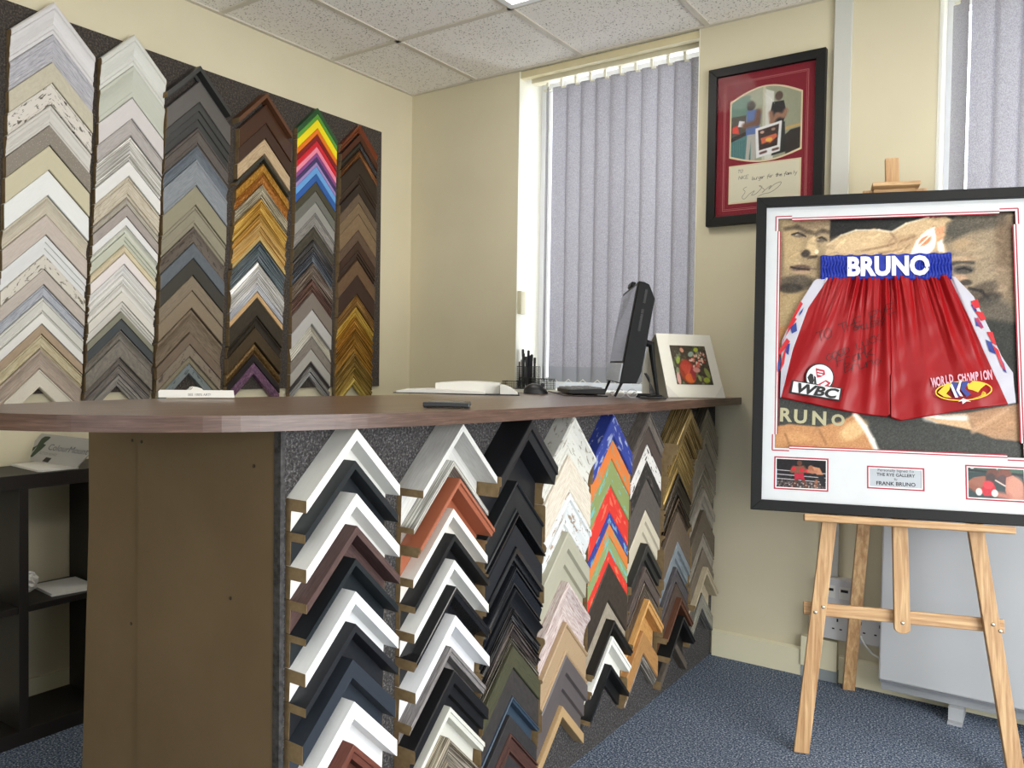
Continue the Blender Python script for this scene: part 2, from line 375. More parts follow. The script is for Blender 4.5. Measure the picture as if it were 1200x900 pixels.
# ------------------------------------------------------------------ moulding samples
def profile(code, H, D):
    f = {'f': [(0, .93), (.04, 1), (.96, 1), (1, .93)],
         'r': [(0, .88), (.05, 1), (.13, 1), (.17, .8), (.2, .8), (.23, .93), (.72, .76), (.76, .86), (.84, .86), (.88, .6), (1, .56)],
         's': [(0, .92), (.04, 1), (.13, 1), (.17, .93), (.27, .8), (.4, .68), (.55, .6), (.7, .56), (.82, .56), (.85, .64), (.95, .64), (1, .58)],
         'o': [(0, .8), (.05, .95), (.12, 1), (.2, .98), (.24, .86), (.34, .84), (.46, .78), (.58, .66), (.68, .58), (.72, .64), (.84, .62), (.88, .5), (1, .5)],
         'p': [(0, .95), (.03, 1), (.33, 1), (.36, .76), (.66, .74), (.69, .52), (1, .5)],
         'd': [(0, .55), (.06, .72), (.18, .9), (.34, 1), (.5, 1), (.66, .92), (.8, .76), (.84, .62), (1, .6)],
         'v': [(0, .55), (.1, .6), (.55, .85), (.78, 1), (.93, 1), (.97, .8), (1, .8)],
         'l': [(0, .96), (.05, 1), (.1, .96), (.12, .86), (.86, .84), (.88, .94), (.94, .98), (1, .9)]}[code]
    return [(t*H, d*D) for t, d in f]
raw_m = plain('bare_fibreboard', (130, 108, 74), .85, var=10, vs=60)
def arm(side, W, prof, mat, parent, z0=0, capm=None):
    e = side*W/2; pts = [(0, 0)] + prof + [(prof[-1][0], 0)]; n = len(pts); mb = MB(); uv = []
    vs = []; acc = 0; lens = []
    for i, p in enumerate(pts):
        if i: acc += math.hypot(p[0]-pts[i-1][0], p[1]-pts[i-1][1])
        lens.append(acc)
    off = random.random()*3
    for s in (e, 0):
        for (t, d), l in zip(pts, lens): vs.append((d, s, z0-abs(s)-t)); uv.append((abs(s)*1.414+off+side*.7, l))
    mb.add(vs, [[i, (i+1) % n, n+(i+1) % n, n+i] for i in range(n)]); mb.uv = uv
    a = mb.build('arm', mat, parent)
    c = MB(); vs = [(d, e+side*.0006, z0-abs(e)-t) for t, d in pts] + [(d, e, z0-abs(e)-t) for t, d in pts]
    c.add(vs, [list(range(n)), [n+i for i in range(n)][::-1]] + [[i, (i+1) % n, n+(i+1) % n, n+i] for i in range(n)])
    tag(c.build('cut_end', capm or raw_m, a), label='bare brown fibreboard cut end')
    return a
used_labels = {}
def frame_sample(x, y, z, W, H, code, D, mat, look, prev, col, group, face=None):
    where = f', under the {prev} one' if prev else ', topmost'
    lab = f'{look} frame corner, {col}{where}'
    if len(lab.split()) > 16: lab = f"{look} frame corner, {col}, under the {' '.join(prev.split()[-2:])} one"
    o = empty('frame_sample', (x, y, z), lab, 'frame sample', group)
    used_labels[lab] = used_labels.get(lab, 0)+1
    H -= .0012
    if code == 't':     # deep tray frame: narrow face, tall side, thin base inside
        h = face or .018; pr = [(0, D), (h, D), (h+.0005, .014), (H, .012)]
    elif code == 'b':   # deep box with a shaped face and a base behind
        h = min(face or .032, H); pr = [(0, D*.97), (.002, D), (h*.45, D), (h*.5, D*.93), (h, D*.88), (h+.0005, .014), (max(H, h+.002), .012)]
    else: pr = profile(code, H, D)
    arm(-1, W, pr, mat, o); arm(1, W, pr, mat, o)
    return o
def column(spec, board_x, front_x, xt, yt, xb, yb_, W, ycorr, col, group, Dd, last_y):
    """spec rows: (pixel row of the outer corner, finish, colour, second colour, profile, look[, depth[, face]])"""
    n = len(spec); prev = None
    def pos(py, D):
        px = xt+(xb-xt)*(py-yt)/(yb_-yt); return onX(px, py, board_x+D)
    for i, r in enumerate(spec):
        py, kind, c1, c2, code, look = r[:6]; D = r[6] if len(r) > 6 and r[6] else Dd; face = r[7] if len(r) > 7 else None
        p = pos(py, D); nx = spec[i+1] if i+1 < n else None
        ny = nx[0] if nx else last_y; nD = (nx[6] if nx and len(nx) > 6 and nx[6] else Dd)
        z2 = pos(ny, nD if nx else Dd).z
        p2 = pos(ny, nD if nx else Dd); H = p.z - z2 - abs(p2.y-p.y)
        if H < .006: H = .006
        frame_sample(board_x+.0005, p.y+ycorr, p.z, W, H, code, D, sample_mat(kind, c1, c2), look, prev, col, group, face)
        prev = look

random.seed(3)
GW = 'frame corner samples on the wall board'
BX = -2.853
col1 = [(2,'paint',(216,213,212),(196,194,196),'o','ridged white',.034),(40,'wash',(196,194,198),(150,150,158),'o','silver washed white'),
 (73,'stone',(200,193,172),(186,178,156),'f','ivory crackle'),(98,'chip',(214,208,198),(96,90,80),'l','chipped white'),
 (123,'paint',(208,204,196),(180,176,170),'o','beaded white'),(147,'speck',(132,124,112),(214,208,196),'f','speckled silver bronze'),
 (171,'paint',(196,188,160),(186,178,150),'f','flat beige'),(200,'paint',(226,227,224),None,'f','flat bright white'),
 (230,'wash',(198,190,172),(176,166,146),'s','pale hollow beige'),(252,'wash',(196,184,174),(180,168,158),'f','pinkish oak'),
 (276,'paint',(216,216,214),(196,196,196),'p','stepped white'),(299,'chip',(206,200,188),(112,104,90),'f','peeling white'),
 (316,'wash',(188,178,168),(172,162,152),'f','dusty rose grey'),(334,'wash',(186,188,194),(140,144,152),'r','silvery blue ridged'),
 (349,'paint',(210,208,200),(180,178,172),'r','fine ridged grey white'),(367,'paint',(222,220,214),None,'f','slim white'),
 (380,'wash',(170,148,124),(154,134,110),'f','light tan'),(392,'wash',(204,194,164),(164,148,112),'r','cream and gold ridged'),
 (409,'wash',(178,162,146),(150,136,124),'s','hollow pinkish grey'),(433,'speck',(212,204,188),(184,174,158),'l','cream spotted')]
col2 = [(40,'paint',(214,214,206),(200,200,194),'o','wide curved white',.034),(77,'paint',(192,194,180),(178,180,168),'s','pale sage hollow'),
 (115,'paint',(208,202,200),None,'f','plain lilac white'),(140,'wash',(182,176,172),(160,154,150),'l','silver grey washed'),
 (160,'metal',(214,212,206),(180,178,172),'r','silver white ridged'),(189,'paint',(224,223,219),None,'f','plain white'),
 (207,'wash',(208,200,182),(166,152,130),'r','beige lined'),(232,'wash',(190,184,170),(150,140,126),'r','greige striped'),
 (241,'wash',(168,158,152),(148,140,134),'f','mauve grey'),(254,'paint',(222,221,218),None,'f','clean white'),
 (265,'paint',(206,206,194),None,'s','faint sage hollow'),(273,'paint',(192,194,178),None,'p','sage stepped'),
 (287,'paint',(214,204,178),(190,160,100),'r','cream gold lined'),(297,'paint',(224,216,212),None,'f','pinkish white'),
 (310,'paint',(218,216,212),(190,188,184),'o','soft curved white'),(322,'paint',(226,224,218),(200,198,192),'d','domed white'),
 (331,'paint',(216,213,206),None,'s','hollow warm white'),(342,'paint',(212,208,198),None,'f','creamy white'),
 (354,'paint',(206,202,194),None,'p','narrow stepped white'),(365,'paint',(132,130,114),None,'f','olive grey'),
 (374,'paint',(70,74,76),None,'f','charcoal blue'),(387,'stone',(128,122,112),(104,98,90),'s','hollow stone grey'),
 (399,'stone',(136,128,114),(100,96,92),'f','marbled grey'),(420,'wash',(126,118,108),(92,86,82),'r','striped grey'),
 (429,'wash',(138,130,122),(96,92,90),'r','ridged pewter'),(440,'wash',(150,144,136),(110,106,102),'p','grey stepped')]
col3 = [(77,'paint',(58,58,56),(48,48,48),'t','deep charcoal box',.05,.02),(95,'paint',(92,88,84),None,'f','flat dark taupe',.028),
 (120,'paint',(58,58,56),(46,46,46),'p','near black stepped'),(150,'wash',(98,90,84),(76,70,66),'r','brownish grey ridged'),
 (171,'wash',(108,116,124),(82,88,96),'s','steel blue hollow'),(187,'wash',(142,146,150),(116,122,128),'l','stamped silver blue'),
 (218,'paint',(146,140,118),None,'f','wide khaki'),(241,'paint',(146,140,120),(110,104,88),'r','khaki ridged'),
 (266,'chip',(100,90,80),(60,54,50),'s','rustic dark brown'),(285,'stone',(98,104,110),(84,90,96),'f','slate blue'),
 (303,'paint',(62,60,54),None,'f','charcoal black'),(323,'wash',(134,120,100),(112,100,82),'f','taupe oak'),
 (341,'speck',(128,114,94),(170,150,116),'f','speckled taupe'),(363,'wash',(128,112,92),(84,72,58),'s','silver lipped hollow brown',.032),
 (390,'wash',(120,104,88),(98,84,70),'f','taupe brown'),(404,'chip',(128,116,100),(84,72,62),'f','rough brown grey'),
 (418,'wash',(140,130,106),(110,102,84),'l','khaki lined'),(426,'chip',(116,124,124),(74,80,82),'f','weathered blue grey')]
col4 = [(109,'wash',(104,66,42),(84,52,32),'t','deep mid brown box',.05,.02),(122,'gloss',(70,44,30),None,'f','polished dark brown',.028),
 (145,'paint',(66,46,34),None,'f','dark walnut'),(163,'wash',(200,176,142),(160,132,98),'f','limed oak'),
 (183,'paint',(54,54,46),None,'t','deep dark green',.04,.012),(192,'foil',(176,126,44),(110,66,18),'f','mottled amber'),
 (203,'foil',(160,100,34),(92,50,16),'s','burnt orange foil'),(216,'metal',(206,196,168),(120,110,90),'r','champagne silver'),
 (233,'metal',(232,190,96),(170,122,44),'o','bright gold curved',.03),(251,'metal',(214,172,92),(176,136,64),'s','soft gold hollow'),
 (260,'metal',(220,180,110),(180,140,76),'p','stepped gold'),(276,'metal',(222,192,126),(188,156,96),'f','pale gold'),
 (283,'metal',(120,130,134),(66,78,84),'s','dark teal silver',.03),(306,'metal',(236,234,228),(168,166,160),'d','bright crinkled silver'),
 (333,'metal',(210,212,216),(168,170,178),'f','cool silver'),(342,'wash',(202,168,122),(170,136,92),'f','thin bare wood'),
 (349,'stone',(62,54,40),(40,34,26),'f','brown black stone'),(371,'stone',(54,46,34),(34,28,22),'s','dark rusted hollow'),
 (384,'speck',(64,52,34),(140,100,50),'f','bronze flecked dark'),(402,'foil',(104,78,40),(50,38,22),'d','old bronze'),
 (415,'paint',(40,34,34),None,'f','jet black'),(425,'foil',(122,88,112),(66,50,82),'f','purple marble')]
col5 = [(126.6,'paint',(44,84,50),None,'f','dark green',.03),(133.6,'paint',(92,152,60),None,'f','leaf green',.029),(140,'paint',(240,220,30),None,'f','yellow',.028),
 (150.5,'paint',(228,120,30),None,'f','orange',.027),(157.5,'paint',(128,28,30),None,'f','dark red',.026),(165,'paint',(206,36,48),None,'f','scarlet',.025),
 (172,'paint',(238,140,162),None,'f','pink',.024),(179,'paint',(140,76,136),None,'f','purple',.023),(184.5,'paint',(66,56,98),None,'f','navy purple'),
 (190,'paint',(160,136,190),None,'f','lilac'),(195,'paint',(104,160,216),None,'f','sky blue'),(204,'paint',(48,92,160),None,'f','royal blue'),
 (213,'paint',(70,66,50),None,'f','dark olive'),(224,'paint',(106,106,98),None,'f','green grey'),(237,'paint',(146,144,138),None,'f','light grey'),
 (250,'wash',(150,146,140),(98,94,90),'r','lined grey'),(266,'wash',(82,76,64),(50,46,38),'o','dark olive ridged'),
 (281,'metal',(96,94,94),(48,46,46),'o','gunmetal ridged'),(295,'metal',(108,116,124),(58,60,66),'s','blue grey metal'),
 (308,'metal',(150,138,126),(80,62,50),'r','brown silver striped'),(327,'metal',(120,90,78),(70,48,42),'o','reddish bronze'),
 (343,'paint',(124,114,104),None,'f','plain taupe'),(363,'paint',(178,176,172),None,'f','pale grey'),(380,'metal',(214,212,200),(170,164,150),'v','sloped silver cream'),
 (396,'wash',(138,130,120),(110,102,94),'f','taupe grained'),(409,'paint',(170,166,158),None,'f','warm light grey'),(424,'paint',(72,68,66),None,'s','dark grey hollow'),
 (430,'metal',(186,184,180),(120,118,116),'f','thin pewter'),(436,'metal',(226,226,228),(170,170,174),'d','polished silver')]
col6 = [(146,'gloss',(112,54,28),None,'o','mahogany',.03),(157,'gloss',(70,34,20),None,'f','dark mahogany'),(166,'gloss',(36,30,28),None,'r','black with pale lip'),
 (176,'metal',(150,96,50),(60,36,22),'r','copper brown ridged'),(185,'paint',(50,38,30),None,'f','espresso'),(205,'paint',(60,46,36),None,'p','stepped espresso'),
 (216,'paint',(46,36,30),None,'f','dark umber'),(227,'wash',(104,86,68),(84,68,52),'f','taupe brown oak'),(238,'wash',(124,104,78),(100,82,58),'f','tan khaki'),
 (251,'wash',(130,108,80),(104,84,60),'f','wide tan'),(270,'wash',(96,76,60),(78,60,46),'f','milk brown'),(283,'paint',(62,42,32),None,'f','chestnut dark'),
 (293.6,'paint',(56,40,32),None,'p','stepped chestnut'),(305,'wash',(108,82,58),(86,64,44),'f','mid brown'),(323,'paint',(58,40,32),None,'f','coffee brown'),
 (345,'metal',(140,104,50),(90,62,30),'f','brown gold'),(359.5,'metal',(226,188,84),(150,112,40),'o','bright gold'),(371,'metal',(200,150,60),(130,92,30),'s','deep gold hollow'),
 (380,'metal',(206,152,66),(130,88,32),'r','ridged gold'),(387,'metal',(170,124,48),(104,72,26),'s','antique gold'),(398,'metal',(196,148,58),(120,84,32),'o','curved old gold'),
 (412,'metal',(160,128,62),(96,74,32),'d','green gold'),(421,'metal',(176,146,76),(110,88,40),'r','fine lined gold'),(430.5,'metal',(188,158,80),(120,96,44),'s','narrow gold hollow'),
 (442,'metal',(236,214,120),(180,150,70),'d','glossy yellow gold')]
WALLC = [(col1,65,2,46,454,.272,1.337-1.338,'leftmost wall column',455),(col2,158.7,40,138,452,.247,0,'plain white wall column',453),
 (col3,235,77,221,437,.280,0,'grey wall column',438),(col4,313,109,296.6,438,.272,0,'brown and gold wall column',439),
 (col5,372.8,127,363.7,436,.236,0,'rainbow wall column',441),(col6,422.6,146,415.4,447,.242,0,'rightmost wall column',451)]
for (sp, xt, yt, xb, yb_, W, yc, nm, ly) in WALLC:
    column(sp, BX, BX+.025, xt, yt, xb, yb_, W, yc, nm, GW, .024, ly)

# fabric covered board on the left wall
m, t, b = nt('charcoal_loop_fabric'); v = coords(t, 'Object'); n = noise(t, v, 190, 3, .7)
t.links.new(mix_ramp(t, n, [(.38, (34, 32, 32)), (.55, (66, 64, 64)), (.7, (118, 116, 116))]), b.inputs['Base Color']); b.inputs['Roughness'].default_value = .95; bump(t, b, n, .5, .003); felt_m = m
m, t, b = nt('charcoal_wall_fabric'); v = coords(t, 'Object'); n = noise(t, v, 150, 3, .7)
t.links.new(mix_ramp(t, n, [(.38, (46, 40, 36)), (.55, (70, 63, 57)), (.72, (104, 96, 88))]), b.inputs['Base Color']); b.inputs['Roughness'].default_value = .95; bump(t, b, n, .5, .003)
bd = MB().box((XL+.0005, .6, 1.07), (BX, 2.963, 2.352))
tag(bd.build('display_board', m), 'dark brown fabric board on the left wall behind the frame corners', 'display board')

# ------------------------------------------------------------------ reception counter
PX = -1.169
def top_z(y): return 1.102-.0128*(y-.9)
mdf = plain('brown_fibreboard', (106, 87, 59), .75, var=5, vs=5)
ct = empty('reception_counter', (-1.5, 2, 0), 'counter base with brown fibreboard end and grey fabric front', 'counter')
def shift(mb, o=(1.5, -2, 0)): mb.v = [(x+o[0], y+o[1], z+o[2]) for x, y, z in mb.v]; return mb
def cpanel(x0, x1, y0, y1, z0=0):
    mb = MB(); 
    q = [(x0,y0,z0),(x1,y0,z0),(x1,y1,z0),(x0,y1,z0)] + [(x,y,top_z(y)-.0285) for x, y in ((x0,y0),(x1,y0),(x1,y1),(x0,y1))]
    return shift(mb.add(q, [[0,3,2,1],[4,5,6,7],[0,1,5,4],[1,2,6,5],[2,3,7,6],[3,0,4,7]]))
dot = plain('screw_dark', (50, 38, 24), .6)
YE = .955
e1 = cpanel(-1.86, -1.627, YE, YE+.016); e2 = cpanel(-1.621, PX-.0045, YE-.004, YE+.0035)
e1.v = [((x+.046 if z > .5 else x-.008) if x < -.3 else x, y, z) for x, y, z in e1.v]      # this board narrows towards the top
p1 = e1.build('end_panel', mdf, ct); p2 = e2.build('end_panel', mdf, ct)
for pp, pts, yy in ((p1, ((-1.647, 1.02), (-1.65, .62)), YE), (p2, ((-1.605, 1.02), (-1.232, 1.0), (-1.262, .36), (-1.3, .74)), YE-.004)):
    s = MB()
    for (xx, zz) in pts: s.lathe([(.0035, 0), (.0035, .001)], (xx+1.5, yy-2-.0006, zz), 8, ax=Matrix.Rotation(math.radians(90), 3, 'X'))
    s.build('screw', dot, pp)
cpanel(PX-.012, PX, YE+.004, 3.19).build('front_panel', felt_m, ct)
cpanel(PX-.004, PX+.014, YE-.006, YE+.0035).build('edge_strip', plain('fabric_edge', (46, 44, 44), .7, var=24, vs=90), ct)
cpanel(-1.86, -1.845, YE+.017, 3.19).build('back_panel', mdf, ct)

# worktop with its swept nose
out_ = [(-1.44,.58),(-1.36,.625),(-1.29,.68),(-1.205,.77),(-1.14,.87),(-1.095,1.0),(-1.065,1.14),(-1.03,1.4),(-1.02,1.83),(-1.035,2.5),(-1.06,3.19),
       (-1.80,3.19),(-1.80,2.62),(-1.79,2.4),(-1.78,2.1),(-1.78,1.8),(-1.82,1.2),(-1.79,.98),(-1.72,.78),(-1.67,.64),(-1.61,.57),(-1.52,.55)]
def smooth_closed(P, keep, it=2):
    for _ in range(it):
        Q = []; n = len(P); K = []
        for i in range(n):
            if keep[i]: Q.append(P[i]); K.append(True)
            else:
                a, b_, c = Vector(P[i-1]), Vector(P[i]), Vector(P[(i+1) % n])
                Q += [tuple(b_*.75+a*.25), tuple(b_*.75+c*.25)]; K += [False, False]
        P, keep = Q, K
    return P
pl = smooth_closed(out_, [i in (10, 11) for i in range(len(out_))])
m, t, b = nt('dark_walnut_laminate'); v = coords(t, 'Object', (14, 1.2, 14)); n = noise(t, v, 3.2, 6, .6, .5)
t.links.new(mix_ramp(t, n, [(.3, (84, 62, 48)), (.5, (108, 84, 66)), (.7, (128, 102, 80))]), b.inputs['Base Color']); b.inputs['Roughness'].default_value = .3; walnut = m
m, t, b = nt('walnut_edging'); v = coords(t, 'Object', (3, 3, 60)); n = noise(t, v, 4, 5, .6, .4)
t.links.new(mix_ramp(t, n, [(.3, (62, 43, 35)), (.5, (82, 60, 50)), (.7, (104, 80, 68))]), b.inputs['Base Color']); b.inputs['Roughness'].default_value = .35; edge_m = m
wt = MB(); n_ = len(pl)
wt.add([(x+1.5, y-2, top_z(y)-1.07) for x, y in pl] + [(x+1.5, y-2, top_z(y)-.028-1.07) for x, y in pl],
       [list(range(n_)), [n_+i for i in range(n_)][::-1]])
wo = empty('worktop', (-1.5, 2, 1.07), 'dark walnut curved worktop over the frame sample counter', 'worktop')
wt.build('top', walnut, wo)
eb = MB(); eb.add([(x+1.5, y-2, top_z(y)-1.07) for x, y in pl] + [(x+1.5, y-2, top_z(y)-.028-1.07) for x, y in pl], [[i, (i+1) % n_, n_+(i+1) % n_, n_+i] for i in range(n_)])
eb.build('edging', edge_m, wo)

GC = 'frame corner samples on the counter front'
BK = (24, 25, 28); WH = (232, 232, 228)
cA = [(502.7,'paint',(226,226,220),None,'t','white deep tray',.055,.022),(540,'paint',(30,34,38),None,'t','slate black tray',.052,.016),
 (578.7,'paint',(236,236,232),None,'t','chunky white tray',.056,.024),(616.8,'wash',(88,66,62),(64,46,44),'t','purple brown tray',.058,.017),
 (654.7,'paint',(28,34,38),(18,20,22),'t','dark slate tray',.056,.013),(693,'paint',(238,240,240),None,'t','bright white tray',.056,.024),
 (731,'paint',(34,36,40),None,'t','matt black tray',.057,.016),(771,'paint',(46,52,60),(38,42,50),'t','wide blue black tray',.05,.036),
 (820.7,'paint',(238,240,240),None,'t','broad white tray',.055,.034),(870.6,'wash',(112,64,50),(84,44,34),'b','mahogany tray',.056,.03),(906,'paint',BK,None,'t','lowest black tray',.05,.02)]
cB = [(498,'paint',(208,208,204),(150,146,140),'t','greyish white deep box',.075,.016),(540,'metal',(216,216,210),(170,168,160),'t','thin silver white',.05,.012),
 (562.7,'gloss',(158,92,66),None,'b','shiny copper',.07,.022),(597,'paint',(228,224,216),None,'t','white washed tray',.05,.018),
 (628,'paint',(28,28,30),None,'t','plain black tray',.055,.014),(658.7,'paint',(234,234,230),None,'t','clean white tray',.055,.02),
 (691.7,'gloss',(26,26,28),None,'b','black double edged',.062,.022),(726,'paint',(236,238,240),None,'t','tall white tray',.06,.024),
 (762,'wash',(138,134,132),(96,92,92),'b','pewter grooved',.05,.022),(792.6,'paint',(26,26,28),None,'p','wide stepped black',.06),
 (834.8,'paint',(214,214,204),(196,196,188),'b','cream white raised',.05,.024),(873,'metal',(190,180,160),(120,110,96),'r','champagne ridged',.05),(905,'wash',(120,112,106),(84,78,74),'f','lowest grey',.03)]
cC = [(493,'paint',(30,31,34),None,'b','heavy black deep box',.085,.05),(563,'paint',(30,32,34),None,'l','wide soft black',.045),
 (601,'gloss',(26,27,30),None,'t','black raised edge',.05,.006),(613,'paint',(27,30,36),None,'f','plain blue black',.04),
 (640,'gloss',(28,29,32),None,'p','stepped gloss black',.045),(663,'gloss',(26,28,32),None,'r','fine ridged black',.045),
 (689,'paint',(24,26,30),None,'s','hollow black',.045),(712,'metal',(86,84,84),(20,20,22),'r','black silver striped',.04),
 (728.8,'metal',(110,100,96),(44,38,36),'o','brown pewter ridged',.04),(746,'metal',(150,144,130),(40,36,32),'r','dark pale lipped',.036),
 (756,'wash',(74,74,54),(56,56,40),'f','olive green',.04),(780,'stone',(64,60,58),(46,44,44),'f','dark marbled',.036),
 (815.7,'paint',(56,72,88),(46,58,70),'b','navy lipped',.04,.012),(836,'stone',(58,56,56),(42,40,42),'f','smoky marbled',.032),
 (859,'wash',(84,54,46),(56,38,34),'r','brown red lined',.038),(882,'stone',(60,56,56),(40,38,40),'f','lowest smoky',.03)]
cD = [(488,'chip',(204,204,196),(146,140,126),'s','distressed hollow white',.06),(533,'wash',(216,210,196),(186,174,156),'f','white driftwood',.045),
 (576,'chip',(208,212,212),(150,130,110),'o','pale blue flaking',.05),(623.5,'paint',(168,166,148),(150,148,132),'p','sage grey stepped',.045),
 (684,'wash',(206,196,192),(150,124,120),'s','rose limed hollow',.05),(731,'speck',(168,144,114),(116,94,66),'l','tan woven',.045),
 (769.7,'paint',(92,86,86),(78,72,72),'p','graphite stepped',.045),(828.5,'speck',(176,148,108),(110,84,54),'f','thin burr tan',.035)]
cE = [(485.5,'patch',(46,62,140),(150,160,190),'f','worn blue',.045),(512,'patch',(206,118,58),(120,150,130),'f','worn orange',.038),
 (536.7,'patch',(132,146,92),(112,176,176),'f','worn green',.036),(567,'patch',(206,54,46),(224,110,84),'f','worn red',.034),
 (598,'patch',(52,62,138),(110,160,190),'f','narrow worn blue',.034),(611,'patch',(208,122,60),(120,160,130),'f','narrow worn orange',.034),
 (626,'patch',(136,152,100),(108,180,182),'f','narrow worn green',.034),(643,'patch',(208,56,46),(226,120,80),'f','narrow worn red',.034),
 (657,'stone',(66,58,50),(44,38,34),'f','wide dark leather brown',.036),(699,'stone',(168,158,142),(136,128,114),'f','light stone grey',.03),
 (727.5,'paint',(34,32,30),None,'b','black box',.06,.02),(745,'paint',(240,240,232),None,'b','crisp white box',.055,.024),
 (777,'paint',(26,27,28),None,'t','lowest black tray',.05,.013)]
cF = [(484,'wash',(114,106,98),(76,70,66),'r','rustic grey brown',.045),(501,'paint',(82,72,68),None,'f','dark taupe',.036),(519,'chip',(216,214,210),(70,66,62),'f','black flecked white',.034),
 (539,'chip',(44,42,40),(90,84,78),'f','rough black',.036),(558.6,'wash',(94,88,84),(72,66,62),'f','ash brown',.034),(595.6,'paint',(198,190,170),(170,162,144),'p','cream stepped',.034),
 (636,'paint',(46,46,44),None,'p','black stepped',.045),(662,'wash',(98,86,80),(66,58,54),'r','brown grey ridged',.04),(680,'metal',(116,104,92),(70,62,56),'f','bronze taupe',.036),
 (702,'wash',(206,158,96),(172,124,68),'b','honey pine deep',.055,.028),(735,'wash',(178,134,84),(150,108,62),'f','tan pine',.036),(759.6,'metal',(196,188,176),(130,122,112),'r','silver beige',.034)]
cG = [(479,'metal',(168,144,92),(106,88,56),'p','stepped gold deep',.075),(514,'metal',(168,142,84),(128,106,60),'s','gold hollow',.045),
 (552,'metal',(70,60,46),(26,22,20),'r','black gold lined',.036),(580,'metal',(96,80,60),(44,34,28),'s','dark bronze',.036),(595.6,'wash',(104,90,76),(80,68,56),'f','dull bronze brown',.034),
 (630,'wash',(128,138,144),(94,100,104),'p','powder blue stepped',.036),(659,'wash',(86,82,84),(60,56,58),'r','violet grey',.034),(678,'wash',(84,70,62),(60,48,42),'f','dark umber',.034),
 (698,'wash',(96,62,44),(74,46,32),'b','walnut deep',.055,.02),(721,'paint',(26,26,26),None,'b','jet black deep',.065,.02),(741,'wash',(96,88,78),(74,66,58),'f','short brown grey',.03)]
cH = [(477,'metal',(158,150,134),(110,104,94),'f','dull silver',.04),(502,'wash',(156,146,128),(120,112,98),'r','pewter ridged',.04),(521,'wash',(150,142,130),(112,104,92),'f','warm grey',.034),
 (542,'metal',(160,154,142),(116,110,98),'s','silver hollow',.034),(570,'wash',(158,152,140),(126,118,106),'p','greige stepped',.034),(595,'wash',(102,92,78),(72,64,54),'f','dark greige',.034),
 (621,'wash',(150,144,132),(110,102,90),'r','narrow ridged greige',.034),(640,'wash',(118,108,94),(86,78,66),'f','brown greige',.034),(664,'wash',(184,172,146),(156,144,120),'b','beige deep box',.055,.022),
 (690,'metal',(166,166,160),(120,120,116),'f','thin silver',.034)]
COUNTER = [(cA,415.5,502.7,418.4,870.6,.247,1.0972,'nearest counter column',912),(cB,532,498,515.5,873,.266,1.4047,'second counter column',915),
 (cC,613.7,493,601,859,.258,1.671,'black counter column',905),(cD,671,488,658,828.5,.250,1.930,'distressed white counter column',842),
 (cE,721,485.5,720,777,.262,2.1965,'blue and orange counter column',791),(cF,763,484,762,759.6,.240,2.4591,'sixth counter column',771),
 (cG,809,479,803,741,.238,2.740,'gold topped counter column',752),(cH,834.7,477,831,672,.245,2.998,'farthest counter column',708)]
for (sp, xt, yt, xb, yb_, W, yc, nm, ly) in COUNTER:
    n = len(sp); prev = None
    for i, r in enumerate(sp):
        py, kind, c1, c2, code, look = r[:6]; D = r[6]; face = r[7] if len(r) > 7 else None
        def zat(py, D):   # height of the outer corner in the plane of its face, above the column's middle line
            d = onX(xt+(xb-xt)*(py-yt)/(yb_-yt), py, PX+D); return d.z
        z = zat(py, D); z2 = zat(sp[i+1][0], sp[i+1][6]) if i+1 < n else zat(ly, .035)
        if i == 0: z = min(z, top_z(yc)-.0315)
        H = max(z-z2, .007)
        frame_sample(PX+.0005, yc, z, W, H, code, D, sample_mat(kind, c1, c2), look, prev, nm, GC, face)
        prev = look
# ---- PART2

# ------------------------------------------------------------------ easel and the framed shorts
TH = math.radians(71.7); TL_ = math.radians(11.5)
EU = Vector((math.sin(TH), math.cos(TH), 0)); NB = Vector((-EU.y, EU.x, 0))
EV = UP*math.cos(TL_) + NB*math.sin(TL_); EN = EU.cross(EV)          # EN points to the viewer side
FOOT = Vector((-.641, 2.540, 0))
if EN.dot(CAM-FOOT) < 0: EN = -EN
EM = Matrix.Translation(FOOT) @ Matrix((EU, EV, EN)).transposed().to_4x4()   # local x = across, y = up the slope, z = towards the viewer
def upix(px, py, off=.03):
    P = hit(px, py, FOOT+EN*off, EN) - FOOT; return (P.dot(EU), P.dot(EV))
pine = woodm('pine_wood', (160, 118, 76), (212, 178, 132), .5, (26, 1.6, 26), 3.2)
pine_h = woodm('pine_wood_across', (160, 118, 76), (212, 178, 132), .5, (1.6, 26, 26), 3.2)
screw_m = plain('nickel_screw', (200, 192, 176), .25, .9)
ez = empty('easel', mat=EM, label='pine studio easel on the carpet carrying the framed boxing shorts', cat='easel')
def bar(name, a0, a1, b0, b1, d0, d1, mat=pine, par=ez, bev=.002):
    """four sided bar between bottom edge a0-a1 and top edge b0-b1"""
    q = [(a0[0], a0[1]), (a1[0], a1[1]), (b1[0], b1[1]), (b0[0], b0[1])]
    return MB().prism(q, lambda x, y, d: Vector((x, y, d)), d0, d1).build(name, mat, par, bevel=bev)
def legx(v, l): return (.0095+.1103*v - (.0225 if l else -.0225)) if v is not None else 0
L1 = bar('front_leg', (-.013, 0), (.032, .0), (.190, 1.84), (.234, 1.84), -.012, .012)
L2 = bar('front_leg', (.579, 0), (.624, .0), (.346, 1.84), (.388, 1.84), -.012, .012)
CX = .288
mast = MB(); pts = [(CX-.0225+.012, .40), (CX+.0225+.012, .40), (CX+.0215-.006, 1.955), (CX-.0205-.006, 1.955)]
rp = [(CX+.012+.0225*math.cos(math.pi+math.pi*k/8), .402+.014*math.sin(math.pi+math.pi*k/8)) for k in range(9)]
